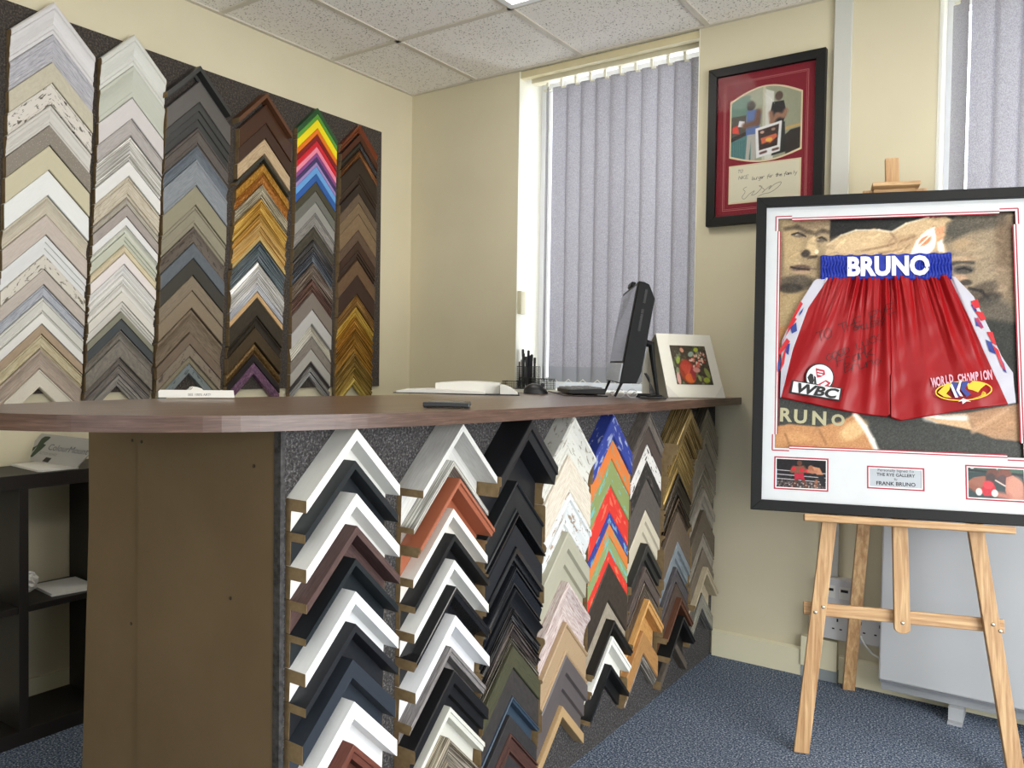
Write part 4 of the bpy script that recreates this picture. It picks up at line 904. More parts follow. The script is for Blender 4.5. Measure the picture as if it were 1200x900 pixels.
# --- the two small fight photographs and the plaque
def fight_photo(u0, u1, v0, v1, kind):
    c = Canvas(u0, u1, v0, v1, 120, 78, (16, 14, 16)); W = u1-u0; H = v1-v0
    X = lambda a: u0+a*W; Y = lambda b_: v0+b_*H
    E = lambda a, b_, ra, rb, col, al=1, rot=0: c.ell(X(a), Y(b_), ra*W, rb*W, col, al, rot, .35)
    Ln = lambda P, w_, col, al=1: c.line([(X(a), Y(b_)) for a, b_ in P], w_*W, col, al)
    PP = lambda P, col, al=1: c.poly([(X(a), Y(b_)) for a, b_ in P], col, al, .001)
    if kind == 0:
        PP([(0, 0), (1, 0), (1, .25), (0, .25)], (70, 60, 60)); c.grain(26, 3); PP([(0, .45), (1, .45), (1, 1), (0, 1)], (22, 18, 22), .9)
        for y in (.3, .44, .58): Ln([(0, y+.02), (1, y-.04)], .008, (206, 200, 204))
        Ln([(.02, .1), (.02, .62)], .02, (150, 170, 200))
        PP([(.37, .52), (.55, .52), (.58, .28), (.48, .34), (.38, .28)], (170, 30, 54)); PP([(.38, .3), (.46, .32), (.36, .02), (.3, .02)], (86, 50, 40)); PP([(.5, .32), (.57, .3), (.66, .02), (.6, .02)], (96, 56, 44))
        PP([(.36, .74), (.54, .76), (.56, .52), (.37, .52)], (120, 74, 56)); E(.47, .85, .05, .06, (92, 56, 44)); Ln([(.36, .7), (.33, .58), (.42, .62)], .045, (120, 74, 56)); Ln([(.54, .72), (.58, .62), (.5, .6)], .045, (120, 74, 56)); E(.36, .66, .045, .04, (190, 30, 46)); E(.52, .62, .045, .04, (190, 30, 46))
        E(.69, .7, .055, .06, (150, 96, 70)); PP([(.72, .76), (.86, .72), (.93, .5), (.84, .46), (.76, .56)], (186, 130, 98)); E(.63, .6, .05, .04, (196, 44, 56)); Ln([(.8, .6), (.72, .58), (.65, .6)], .04, (170, 112, 84)); PP([(.82, .5), (.94, .5), (.98, .12), (.88, .14)], (30, 28, 34)); Ln([(.8, .3), (.78, .08)], .035, (150, 100, 76))
        for k in range(24): E(.25+.03*k*.9, .08+.05*(k % 3), .012, .014, (200, 190, 180) if k % 2 else (60, 50, 50), .8)
    else:
        PP([(0, 0), (1, 0), (1, 1), (0, 1)], (52, 66, 68)); PP([(0, .82), (1, .8), (1, 1), (0, 1)], (70, 96, 84)); Ln([(0, .9), (.4, .84), (1, .8)], .03, (40, 44, 48)); E(.1, .95, .03, .015, (240, 240, 240)); E(.53, .96, .015, .03, (240, 240, 220))
        PP([(.0, .5), (.12, .66), (.3, .72), (.44, .66), (.42, .5), (.2, .3), (.02, .36)], (150, 98, 82)); E(.45, .78, .11, .13, (104, 66, 58), 1, -.3); E(.42, .62, .09, .12, (70, 58, 58)); Ln([(.04, .4), (.16, .3), (.3, .26)], .06, (140, 88, 72))
        E(.66, .78, .12, .13, (120, 74, 62)); E(.62, .62, .08, .1, (86, 66, 68)); PP([(.68, .7), (.8, .78), (.96, .56), (1, .2), (1, 0), (.72, .0), (.66, .3)], (186, 128, 110)); E(.84, .42, .14, .2, (198, 142, 122), .8); Ln([(.7, .12), (.55, .16)], .07, (176, 112, 96))
        PP([(.28, .4), (.38, .54), (.46, .52), (.5, .36), (.5, .12), (.3, .1), (.24, .24)], (186, 44, 58)); E(.37, .45, .09, .08, (206, 62, 70)); E(.21, .22, .055, .07, (230, 224, 214)); E(.48, .2, .055, .07, (232, 226, 214)); Ln([(.5, .6), (.66, .44)], .015, (220, 200, 190))
    c.grain(5); c.build('fight_photograph', lambda x, y, d: Vector((x, y, ZM-.0028)), 0, .3, fr)
fight_photo(-.081, .078, .813, .912, 0); fight_photo(.482, .641, .813, .912, 1)
pq = MB().box((.201, .831, ZM-.004), (.359, .895, ZM-.0025)).build('plaque', plain('brushed_silver_plaque', (172, 178, 184), .45, .2), fr)
ink = plain('plaque_ink', (40, 40, 44), .5)
for body, y, s_, b_ in (('Personally Signed To', .887, .0125, 0), ('THE RYE GALLERY', .873, .0135, .0003), ('By', .860, .010, 0), ('FRANK BRUNO', .845, .0165, .0004)):
    text_mesh('engraving', body, s_, FM(.281, y, ZM-.0023), ink, pq, .0002, b_)

# ------------------------------------------------------------------ signed picture on the wall
PM = Matrix.Translation(Vector((-1.222, YB-.001, 1.772))) @ Matrix(((1,0,0),(0,0,-1),(0,1,0))).to_4x4()   # x right, y up, z out of the wall
PW, PH = .46, .638
pf = empty('framed_photograph', mat=PM, label='black framed signed photograph with dark red mount, hung on the wall', cat='picture')
mb = MB(); fwd = .036
for A, B, Cc, D_ in (((0, 0), (PW, 0), (PW-fwd, fwd), (fwd, fwd)), ((PW, 0), (PW, PH), (PW-fwd, PH-fwd), (PW-fwd, fwd)), ((PW, PH), (0, PH), (fwd, PH-fwd), (PW-fwd, PH-fwd)), ((0, PH), (0, 0), (fwd, fwd), (fwd, PH-fwd))):
    mb.prism([A, B, Cc, D_], fl, 0, .030)
mb.build('frame', plain('black_wood_frame', (20, 19, 19), .45, 0, .3), pf, bevel=.0015)
mar = plain('maroon_mount_board', (126, 14, 34), .75); crm = plain('cream_bevel', (214, 196, 160), .6)
ox, oz = .095, .265     # photo window, lower left
pw_, ph_ = .274, .255
def arch(x0, x1, z0, z1, n=16):
    top = [(x0+(x1-x0)*k/n, z1-.03+.045*math.sin(math.pi*k/n)-.0*k) for k in range(n+1)]; bot = [(x1-(x1-x0)*k/n, z0+.012-.030*math.sin(math.pi*k/n)) for k in range(n+1)]
    return top + bot
MB().box((fwd-.002, fwd-.002, .010), (PW-fwd+.002, PH-fwd+.002, .0135)).build('mount', mar, pf)
bv = MB(); bv.prism(arch(ox-.006, ox+pw_+.006, oz-.006, oz+ph_+.006), fl, .0135, .0142, 0); bv.prism([(ox-.006, .084), (ox+pw_+.006, .084), (ox+pw_+.006, .238), (ox-.006, .238)], fl, .0135, .0142, 0)
bv.build('bevel_edge', crm, pf)
lm = MB(); ringf(lm, .064, PW-.064, .058, PH-.064, .0016, .0135, .0140); ringf(lm, .070, PW-.070, .064, PH-.070, .001, .0135, .0140); lm.build('mount_line', plain('mount_gilt_line', (196, 120, 120), .6), pf)
c = Canvas(ox, ox+pw_, oz-.02, oz+ph_+.02, 150, 160, (150, 152, 128))
X = lambda a: ox+a*pw_
Y = lambda b_: oz-.02+b_*(ph_+.04)
PP = lambda P, col, al=1, sf=.0015: c.poly([(X(a), Y(b_)) for a, b_ in P], col, al, sf)
E = lambda a, b_, ra, rb, col, al=1, rot=0: c.ell(X(a), Y(b_), ra*pw_, rb*pw_, col, al, rot, .3)
Ln = lambda P, w_, col, al=1: c.line([(X(a), Y(b_)) for a, b_ in P], w_*pw_, col, al)
PP([(0, 0), (.3, 0), (.3, .4), (0, .34)], (78, 122, 122)); PP([(0, .3), (.26, .38), (.26, .44), (0, .36)], (40, 28, 24)); PP([(0, .62), (.28, .62), (.28, .9), (0, .9)], (92, 122, 108)); PP([(0, .36), (.22, .42), (.22, .64), (0, .64)], (70, 66, 58))
PP([(.02, .42), (.12, .40), (.1, .52), (.02, .5)], (210, 60, 44)); PP([(.1, .5), (.2, .48), (.2, .56), (.12, .58)], (220, 220, 220))
PP([(.46, .0), (.5, .0), (.5, 1), (.46, 1)], (186, 184, 164)); PP([(.5, .0), (.62, .0), (.62, .9), (.5, .95)], (206, 206, 196)); PP([(.8, 0), (1, 0), (1, .38), (.86, .36), (.78, .3)], (54, 48, 44)); PP([(.76, .36), (1, .4), (1, .43), (.76, .40)], (196, 160, 100))
for k in range(10): Ln([(.03+.028*k, 0), (.03+.028*k, .3)], .006, (60, 98, 100))
PP([(.23, .70), (.40, .70), (.44, .62), (.40, .36), (.22, .36)], (84, 106, 158)); E(.29, .76, .065, .07, (52, 40, 34)); Ln([(.40, .66), (.38, .52), (.2, .5)], .05, (110, 74, 56)); PP([(.24, .37), (.39, .37), (.36, .02), (.30, .02), (.3, .3), (.27, .02), (.22, .04)], (170, 166, 158))
PP([(.60, .76), (.76, .76), (.8, .60), (.76, .48), (.6, .48), (.57, .62)], (30, 28, 30)); E(.69, .83, .055, .065, (84, 66, 56)); Ln([(.58, .62), (.6, .5), (.68, .58)], .04, (150, 108, 86)); Ln([(.79, .62), (.76, .56), (.66, .58)], .04, (150, 108, 86)); PP([(.62, .48), (.78, .48), (.8, .08), (.6, .05)], (44, 46, 44))
PP([(.38, .04), (.72, .10), (.74, .50), (.36, .44)], (222, 222, 222)); PP([(.42, .14), (.68, .18), (.70, .46), (.40, .41)], (60, 40, 36)); PP([(.44, .30), (.66, .34), (.68, .30), (.58, .22), (.54, .24), (.46, .22)], (200, 100, 70)); E(.56, .27, .05, .03, (222, 170, 70)); E(.46, .38, .03, .02, (190, 150, 130)); E(.62, .40, .03, .02, (150, 120, 100))
Ln([(.44, .10), (.52, .115)], .02, (90, 60, 56)); Ln([(.62, .125), (.69, .135)], .02, (90, 60, 56))
c.grain(4)
# cut the picture to its arched window
ap = arch(ox, ox+pw_, oz, oz+ph_); cvv = Canvas(ox, ox+pw_, 0, 1, 150, 2, (0, 0, 0))
nt_ = 17; topc = ap[:nt_]; botc = ap[nt_:][::-1]
def clip(x, y, d):
    t_ = np.interp(x, [p[0] for p in topc], [p[1] for p in topc]); b_ = np.interp(x, [p[0] for p in botc], [p[1] for p in botc])
    return Vector((x, min(max(y, b_), t_), .0146))
c.build('photograph', clip, 0, .35, pf)
MB().box((ox, .090, .0142), (ox+pw_, .232, .0146)).build('signed_card', plain('ivory_card', (214, 208, 184), .7), pf)
hw = MB(); PMf = lambda a, b_, d: Vector((a, b_, .0147+d))
handwrite(hw, 'TO', .125, .207, .012, .011, 0, PMf, .0014); handwrite(hw, 'NKE', .130, .180, .014, .014, .02, PMf, .0014); handwrite(hw, 'burger for the family', .185, .172, .014, .0083, .03, PMf, .0014); hw.build('handwriting', plain('black_ink', (30, 28, 30), .5), pf); hw = MB()
sig = [(.165, .148), (.15, .14), (.158, .128), (.146, .108), (.156, .100), (.176, .118), (.196, .128), (.184, .112), (.205, .118), (.226, .140), (.214, .146), (.236, .128), (.226, .118), (.25, .136), (.262, .142), (.252, .128), (.275, .146), (.30, .152), (.292, .136), (.26, .116), (.23, .112), (.21, .104)]
def cat(P, k=5):
    R = []
    for i in range(len(P)-1):
        p0, p1, p2, p3 = (np.array(P[max(i-1, 0)]), np.array(P[i]), np.array(P[i+1]), np.array(P[min(i+2, len(P)-1)]))
        for j in range(k):
            t_ = j/k; R.append(tuple(.5*((2*p1)+(-p0+p2)*t_+(2*p0-5*p1+4*p2-p3)*t_*t_+(-p0+3*p1-3*p2+p3)*t_**3)))
    R.append(P[-1]); return R
stroke(hw, cat(sig), .0013, PMf); hw.build('signature', plain('black_ink', (30, 28, 30), .5), pf)
gg, t, b = nt('picture_glass'); b.inputs['Base Color'].default_value = (1, 1, 1, 1); b.inputs['Transmission Weight'].default_value = 1; b.inputs['Roughness'].default_value = .0; b.inputs['IOR'].default_value = 1.1
MB().box((fwd-.001, fwd-.001, .0225), (PW-fwd+.001, PH-fwd+.001, .0235)).build('glazing', gg, pf)

# ------------------------------------------------------------------ wall fittings
tr_m = plain('grey_white_trunking', (204, 204, 196), .4); so_m = plain('socket_plastic', (206, 206, 208), .35); hole = plain('socket_hole', (22, 22, 22), .6)
tk = MB().box((-.737, YB-.016, .403), (-.674, YB, HC-.002))
tag(tk.build('cable_trunking', tr_m, bevel=.002), 'pale vertical cable trunking on the wall beside the framed photograph', 'trunking')
bxn = empty('data_box', (-.667, YB, .345), 'white network outlet box at the foot of the trunking', 'outlet')
MB().box((-.055, -.048, -.056), (.055, 0, .058)).build('casing', so_m, bxn, bevel=.003)
for dx in (-.027, .025):
    s = MB().box((dx-.019, -.0495, -.014), (dx+.019, -.0478, .032)).build('port_plate', plain('port_white', (222, 222, 218), .4), bxn)
    MB().box((dx-.013, -.0505, .012), (dx+.013, -.0492, .022)).build('port', hole, s)
def socket(x, z, w_, label, ng):
    o = empty('wall_socket', (x, YB, z), label, 'socket', 'double sockets by the skirting')
    MB().box((-w_/2, -.036, -.058), (w_/2, 0, .058)).build('plate', so_m, o, bevel=.003)
    for i in range(ng):
        cxx = (i-(ng-1)/2)*.066
        h = MB(); h.box((cxx-.003, -.0368, .012), (cxx+.003, -.0358, .024)); h.box((cxx-.019, -.0368, -.018), (cxx-.010, -.0358, -.013)); h.box((cxx+.008, -.0368, -.018), (cxx+.017, -.0358, -.013))
        h.build('pin_hole', hole, o); MB().box((cxx-.007, -.042, .034), (cxx+.007, -.0358, .05)).build('rocker_switch', plain('switch_white', (226, 226, 224), .3), o)
socket(-.7, .227, .142, 'double wall socket below the network box, behind the easel leg', 2)
socket(-.552, .231, .142, 'double wall socket near the heater, right of the other socket', 2)
socket(-.800, .213, .05, 'single socket edge left of the easel leg, low on wall', 1) if False else None
cbm = MB(); pp = [onY(x, y, YB-.045) for x, y in ((1008,745),(1014,757),(1022,766),(1033,773),(1046,777))]; cbm.tube(pp, .004, 8)
tag(cbm.build('power_cable', plain('white_cable', (226, 226, 220), .4)), 'white cable drooping from the socket to the heater', 'cable')
ht = empty('storage_heater', (.03, 3.14, 0), 'pale grey storage heater on the wall behind the easel', 'heater')
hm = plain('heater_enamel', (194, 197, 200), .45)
MB().box((-.535, -.062, .088), (.56, .055, .70)).build('casing', hm, ht, bevel=.006)
MB().box((-.528, -.05, .052), (.553, .05, .087)).build('shaded_base', plain('heater_shadow_grey', (150, 154, 158), .5), ht)  # shade below the casing, put into a darker grey strip
for x in (-.29, .31): MB().box((x-.022, -.075, .0), (x+.022, .03, .051)).box((x-.022, -.10, 0), (x+.022, -.075, .008)).build('foot', plain('foot_grey', (170, 174, 178), .5), ht)
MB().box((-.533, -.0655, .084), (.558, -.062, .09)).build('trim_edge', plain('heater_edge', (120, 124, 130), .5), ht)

# ------------------------------------------------------------------ things on the worktop
def ctp(px, py, dz=0):
    d = ray(px, py); t_ = (1.102+.0128*.9+dz-CAM_H)/(d.z+.0128*d.y); return CAM+d*t_
# notebook lying open
nb = empty('open_notebook', ctp(565, 463), 'open white notebook lying on the worktop by the mouse', 'notebook')
a = Vector((RT.x, RT.y, 0)); bdir = Vector((FH.x, FH.y, 0)); b0 = ctp(565, 463)
paper = plain('white_paper', (226, 224, 216), .8); cover = plain('black_cover', (28, 28, 30), .5)
def lm_(u, v, z): q = a*u + bdir*v; return (q.x, q.y, z+.001-.0128*q.y)
def page(u0, u1, v0, v1, h0, h1, sk=0):
    mb = MB(); n = 14; vs = []
    for i in range(n+1):
        f = i/n; u = u0+(u1-u0)*f; hh = h0*(1-f)+h1*f+.006*math.sin(math.pi*f)
        for v in (v0, v1):
            uu = u+sk*(v-v0); vs += [lm_(uu, v, .003), lm_(uu, v, .003+hh)]
    for i in range(n):
        k = 4*i; mb.f += [[k+1, k+5, k+7, k+3], [k, k+4, k+5, k+1], [k+2, k+3, k+7, k+6]]; mb.m += [0]*3
    mb.v = vs; mb.f += [[0, 1, 3, 2], [4*n, 4*n+2, 4*n+3, 4*n+1]]; mb.m += [0, 0]
    return mb
page(-.30, .01, .0, .30, .006, .006, .0).build('left_pages', paper, nb)
page(.062, .125, .03, .33, .030, .002, .0).build('right_pages', paper, nb)
page(-.17, .06, .07, .33, .034, .036, .0).build('raised_pages', paper, nb)
cvb = MB().box((-.31, -.005, 0), (.13, .335, .0028)); cvb.v = [lm_(x, y, z) for x, y, z in cvb.v]; cvb.build('cover', cover, nb)
# small black card case at the front
P0 = ctp(524, 478); o = empty('card_reader', P0, 'flat black box lying near the worktop front edge', 'box')
mb = MB().box((-.052, -.03, 0), (.052, .045, .010)); mb.v = [lm_(x, y, z+.002) for x, y, z in mb.v]; mb.build('body', plain('black_plastic', (24, 24, 26), .3), o, bevel=.002)
mb = MB().box((-.040, -.02, .0122), (.040, .036, .0132)); mb.v = [lm_(x, y, z) for x, y, z in mb.v]; mb.build('top_plate', plain('grey_glass_plate', (96, 98, 96), .2), o)
mb = MB().box((-.05, -.028, 0), (-.04, -.02, .002)).box((.04, -.028, 0), (.05, -.02, .002)).box((-.05, .03, 0), (-.04, .04, .002)).box((.04, .03, 0), (.05, .04, .002)); mb.v = [lm_(x, y, z) for x, y, z in mb.v]; mb.build('foot', cover, o)
# mouse
P0 = ctp(628, 462); o = empty('computer_mouse', P0, 'black computer mouse beside the open notebook', 'mouse')
ms_ = MB(); nu, nv = 20, 12; vs = []
for j in range(nv+1):
    th = math.pi*j/nv
    for i in range(nu+1):
        x = math.cos(math.pi*i/nu); r = math.sqrt(max(0, 1-abs(x)**2.4)); hgt = .040*(1-.35*(x+.25)**2)
        y = math.cos(th)*.032*r; z = max(0, math.sin(th))**.75*hgt*r**.6
        vs.append(lm_(x*.047, y+.03, z))
ms_.add(vs, [[j*(nu+1)+i, j*(nu+1)+i+1, (j+1)*(nu+1)+i+1, (j+1)*(nu+1)+i] for j in range(nv) for i in range(nu)])
ms_.build('body', plain('black_rubber', (28, 28, 30), .4), o, smooth=True)
wh = MB(); wh.lathe([(.006, -.003), (.009, -.001), (.009, .001), (.006, .003)], lm_(.026, .03, .034), 14, ax=Matrix.Rotation(math.radians(90), 3, 'X')); wh.build('scroll_wheel', plain('wheel_grey', (70, 70, 72), .5), o)
cb_ = MB(); q0 = ctp(628, 462); pts = [q0+a*.047+bdir*.03+UP*.012, ctp(655, 462.5), ctp(664, 464.5), ctp(690, 465.5), ctp(712, 465.5)]
pts = [pts[0]] + [p+UP*.003 for p in pts[1:]]
tag(cb_.tube([tuple(x) for x in cat([tuple(p) for p in pts], 6)], .0018, 6).build('mouse_cable', cover), 'thin black cable running from the mouse along the worktop', 'cable')
# keyboard
kb = empty('keyboard', ctp(694, 463.6), 'black computer keyboard in front of the monitor', 'keyboard')
def kbm(u, v, z): q = a*u + bdir*v; return (q.x-.022, q.y-.012, z+.001-.0128*q.y)
mb = MB(); mb.add([kbm(-.065, 0, .004), kbm(.075, 0, .004), kbm(.055, .40, .004), kbm(-.085, .40, .004), kbm(-.065, 0, .020), kbm(.075, 0, .026), kbm(.055, .40, .026), kbm(-.085, .40, .020)], [[0,3,2,1],[4,5,6,7],[0,1,5,4],[1,2,6,5],[2,3,7,6],[3,0,4,7]]); mb.build('body', cover, kb, bevel=.003)
keym = plain('key_grey', (120, 120, 120), .35)
for r in range(15):
    for k in range(5):
        v = .012+.0255*r; u = -.061+.026*k-.05*v; q = MB(); z = .0205+.0012*k
        q.add([kbm(u, v, z), kbm(u+.022, v, z), kbm(u+.022, v+.022, z), kbm(u, v+.022, z), kbm(u+.002, v+.002, z+.005), kbm(u+.020, v+.002, z+.005), kbm(u+.020, v+.020, z+.005), kbm(u+.002, v+.020, z+.005)], [[0,3,2,1],[4,5,6,7],[0,1,5,4],[1,2,6,5],[2,3,7,6],[3,0,4,7]]); q.build('key', keym, kb)
# monitor (all in one), seen from its side
dep = 2.62; Bn = at(726, 449.5, dep); Bf = at(711, 448, dep*1.19); Bf.z = Bn.z
mwd = (Bf-Bn); MWID = mwd.length; mwd.normalize(); mbk = mwd.cross(UP)
if mbk.dot(RT) < 0: mbk = -mbk
tn = at(747, 330.5, dep+.03); hgt = (tn.z-Bn.z); lean = math.atan2((tn-Bn).dot(mbk), hgt); mup = UP*math.cos(lean)+mbk*math.sin(lean); mnr = mbk*math.cos(lean)-UP*math.sin(lean); hgt /= math.cos(lean)
MMx = Matrix.Translation(Bn) @ Matrix((mwd, mnr, mup)).transposed().to_4x4()     # x along the width, y to the back, z up
mo = empty('computer_monitor', mat=MMx, label='black all in one computer seen edge on, standing on the worktop', cat='computer')
dk = plain('monitor_black', (18, 19, 20), .55, 0, .2); mb = MB()
sidep = [(0, 0), (.055, .01), (.064, .05), (.062, hgt*.86), (.036, hgt*.985), (.018, hgt), (0, hgt)]
mb.prism(sidep, lambda x, y, d: Vector((d, x, y)), 0, MWID); mb.build('body', dk, mo, bevel=.003)
MB().box((.012, -.0035, .075), (MWID-.012, -.0005, hgt-.014)).build('screen', plain('glossy_screen', (54, 60, 66), .06, 0, .9), mo)
MB().box((.002, -.005, .004), (MWID-.002, -.0005, .068)).build('chin', plain('silver_chin', (150, 156, 160), .25, .4), mo)
MB().box((MWID*.40, -.004, hgt+.0005), (MWID*.62, .012, hgt+.018)).build('webcam', dk, mo, bevel=.003)
pm = plain('port_dark', (10, 10, 10), .4)
for z, l in ((hgt*.80, .045), (hgt*.70, .014), (hgt*.64, .018), (hgt*.585, .018), (hgt*.53, .02)): MB().box((-.0012, .026, z), (-.0002, .034, z+l)).build('port', pm, mo)
lowz = (MMx.inverted() @ Vector((Bn.x, Bn.y, top_z(Bn.y)))).z
def wl_(P): return tuple(MMx.inverted() @ Vector(P))
ftz = lambda P: Vector((P.x, P.y, top_z(P.y)+.009))
for f_ in (.05, .93):
    base = Bn+mwd*MWID*f_; s = MB(); s.tube([wl_(base+mnr*.012+UP*.01), wl_(ftz(base+mbk*-.012))], [.0055, .004], 8); s.build('front_foot', dk, mo)
s = MB(); hub = Bn+mwd*MWID*.5+mnr*.06+mup*.16
s.tube([wl_(hub), wl_(hub+mbk*.05+UP*-.012), wl_(hub+mbk*.055-UP*.06), wl_(ftz(hub+mbk*.075)+UP*.004), wl_(ftz(hub+mbk*.0))], [.016, .014, .009, .007, .007], 10); s.build('stand', dk, mo)
s = MB(); hb2 = ftz(hub+mbk*.075); s.tube([wl_(hb2-mwd*.1), wl_(hb2+mwd*.1)], .006, 8); s.build('stand_bar', dk, mo)
cbl = MB()
for k in range(4):
    p0 = Bn+mwd*(.02+.015*k)+mnr*.09+UP*.05; p3 = ftz(Bn+mwd*(.01+.012*k)+mbk*(.105+.006*k))+UP*.002; cbl.tube(cat([tuple(p0), tuple(p0+mbk*.012-UP*.02), tuple(p3+UP*.02-mbk*.004), tuple(p3+UP*.002), tuple(p3+mwd*(.03+.02*k)-mbk*.01)], 6), .0020, 6)
tag(cbl.build('computer_cables', cover), 'tangle of thin black cables behind the computer', 'cables')
# picture card tent
BLc, BRc = ctp(783, 464.5), ctp(850, 464.5); dB = 0
kdep = lambda P: (P-CAM).dot(FW)
BLc = at(783, 464.5, 2.95); BLc.z = top_z(BLc.y)+.002; BRc = at(850, 464.5, 3.02); BRc.z = top_z(BRc.y)+.002
TLc = at(768.5, 390.5, 3.02); TRc = at(831.8, 392, 3.09); BKl = at(752.5, 463, 3.11); BKl.z = top_z(BKl.y)+.002; BKr = BKl+(BRc-BLc)*.95
cdm = plain('white_card', (226, 222, 208), .7)
ca = empty('picture_card', BLc, 'white folded card with a flower picture standing at the worktop end', 'card')
X_ = (BRc-BLc); Yv = (TLc-BLc); Nn = X_.cross(Yv).normalized()
if Nn.dot(CAM-BLc) < 0: Nn = -Nn
TRc2 = TLc+X_*.96
def bil(u, v, d): # u, v in 0..1 on the front face
    p = (BLc*(1-u)+BRc*u)*(1-v)+(TLc*(1-u)+TRc2*u)*v; return p-BLc+Nn*d
mb = MB(); mb.add([bil(0,0,0), bil(1,0,0), bil(1,1,0), bil(0,1,0), bil(0,0,-.004), bil(1,0,-.004), bil(1,1,-.004), bil(0,1,-.004)], [[0,1,2,3],[7,6,5,4],[0,4,5,1],[1,5,6,2],[2,6,7,3],[3,7,4,0]]); mb.build('front_face', cdm, ca)
mb = MB(); n = 12; vs = []
for i in range(n+1):
    f = i/n
    for e_, (tt, bb) in enumerate(((TLc, BKl), (TRc2, BKr))):
        p = tt*(1-f)+bb*f - X_.normalized()*0 + (Vector((-Nn.x, -Nn.y, 0)).normalized())*(.045*math.sin(math.pi*f**.8)); vs += [p-BLc, p-BLc+Vector((-Nn.x, -Nn.y, 0)).normalized()*.002]
for i in range(n): k = 4*i; mb.f += [[k, k+4, k+6, k+2], [k+1, k+3, k+7, k+5], [k, k+1, k+5, k+4], [k+2, k+6, k+7, k+3]]; mb.m += [0]*4
mb.v = vs; mb.build('curved_back', cdm, ca, smooth=False)
mb = MB(); mb.add([bil(0.02, .004, -.006), BKl-BLc+UP*.001, BKr-BLc+UP*.001, bil(.98, .004, -.006)], [[0, 1, 2, 3]]); mb.build('base_flap', cdm, ca)
u0, u1, v0, v1 = .20, .845, .20, .815
c = Canvas(0, 1, 0, 1, 110, 96, (70, 62, 50)); r_ = random.Random(5)
for k in range(60): c.ell(r_.random(), r_.random(), .03+.05*r_.random(), .02+.04*r_.random(), [(84,92,60),(60,52,44),(110,124,84),(92,70,56),(124,130,104)][k % 5], .7, r_.random()*3)
for (x, y, rx, ry, cc, ro) in ((.16,.62,.1,.05,(150,170,70),1.2),(.72,.9,.07,.05,(170,180,60),.4),(.9,.3,.06,.14,(140,150,80),.3),(.84,.12,.09,.07,(160,172,60),.2),(.1,.35,.05,.09,(130,150,110),0),(.55,.78,.09,.06,(150,170,150),.6),(.32,.88,.05,.06,(214,150,120),.5),(.66,.16,.04,.08,(150,160,90),.2)): c.ell(x, y, rx, ry, cc, .9, ro)
c.ell(.36, .34, .22, .3, (150, 62, 42)); c.ell(.36, .46, .14, .16, (168, 62, 48)); c.ell(.40, .16, .14, .12, (204, 100, 46)); c.ell(.5, .3, .06, .2, (140, 50, 60), .8)
for k in range(9): c.line([(.36, .1+.02*k), (.2+.04*k, .5)], .012, (214, 96, 70), .5)
for k in range(26): an = r_.random()*6.28; rr_ = .04+.15*r_.random(); c.ell(.68+rr_*math.cos(an), .6+rr_*.9*math.sin(an), .04, .025, [(206,110,90),(232,180,160),(170,60,56),(220,200,180)][k % 4], .9, an)
for k in range(12): an = r_.random()*6.28; c.ell(.86+.07*math.cos(an), .7+.12*math.sin(an), .035, .02, [(214,180,160),(160,100,84)][k % 2], .9, an)
c.ell(.08, .15, .05, .16, (226, 170, 160), .9); c.ell(.62, .38, .1, .07, (206, 140, 130), .9); c.grain(7)
c.build('flower_picture', lambda x, y, d: bil(u0+(u1-u0)*x, v0+(v1-v0)*y, .0012), 0, .35, ca)
mb = MB(); mb.add([bil(0, .0, .0015), bil(.19, .0, .0015), bil(0, .2, .0015)], [[0, 1, 2]]); mb.add([bil(1, .0, .0015), bil(1, .2, .0015), bil(.81, .0, .0015)], [[0, 1, 2]]); mb.build('corner_tab', plain('card_tab', (214, 210, 198), .6), ca)
# black pad and spectacles
P0 = ctp(764, 467.3); o = MB().box((-.045, -.035, .0), (.045, .035, .006)); o.v = [lm_(x, y, z+.0005) for x, y, z in o.v]; o = o.build('coaster', cover, bevel=.002); o.location = P0; tag(o, 'thin black coaster lying in front of the picture card', 'coaster')
P0 = ctp(733, 467.5); sp = empty('spectacles', P0, 'clear rimmed spectacles on the worktop beside the keyboard', 'spectacles')
cl = plain('clear_rim', (214, 214, 214), .15, .3); rim = MB()
for s_ in (-1, 1):
    rim.tube([lm_(s_*.022+.017*math.cos(2*math.pi*k/20), 0, .018+.014*math.sin(2*math.pi*k/20)) for k in range(21)], .0014, 6, cap=False)
rim.tube([lm_(-.006, 0, .022), lm_(.006, 0, .022)], .0014, 6); rim.build('rim', cl, sp)
for s_ in (-1, 1): t_ = MB(); t_.tube([lm_(s_*.038, 0, .022), lm_(s_*.040, .08, .02), lm_(s_*.034, .12, .006)], .0014, 6); t_.build('temple_arm', cl, sp)
# paper sign at the back of the worktop
PL, PR = ctp(185.5, 467), ctp(275, 467.5); PR = PL+(PR-PL); PL = PL+UP*.003; PR = PR+UP*.003
sg = empty('paper_sign', PL, 'narrow white card sign standing on the worktop back edge, left', 'sign')
xd = (PR-PL); L = xd.length; xd.normalize(); nn_ = xd.cross(UP)
if nn_.dot(CAM-PL) < 0: nn_ = -nn_
SG = lambda x, y, d: xd*x + UP*y + nn_*d
MB().prism([(0, 0), (L, 0), (L-.003, .017), (L*.99, .0185), (.004, .0185), (0, .015)], SG, -.0015, .0015).build('card', plain('sign_white', (236, 234, 226), .6), sg)
text_mesh('sign_lettering', 'SEE 100% ART!', .0085, lambda x, y, d: SG(L*.53+x, .007+y, .0018+d), plain('sign_grey_ink', (120, 118, 114), .6), sg, .0002)
s = MB(); s.prism([(L*.36, .0185), (L*.40, .026), (L*.44, .0275), (L*.50, .026), (L*.56, .0225), (L*.58, .0185)], SG, -.0012, .0012); s.build('header_shape', plain('sign_white2', (228, 226, 214), .6), sg)
s = MB()
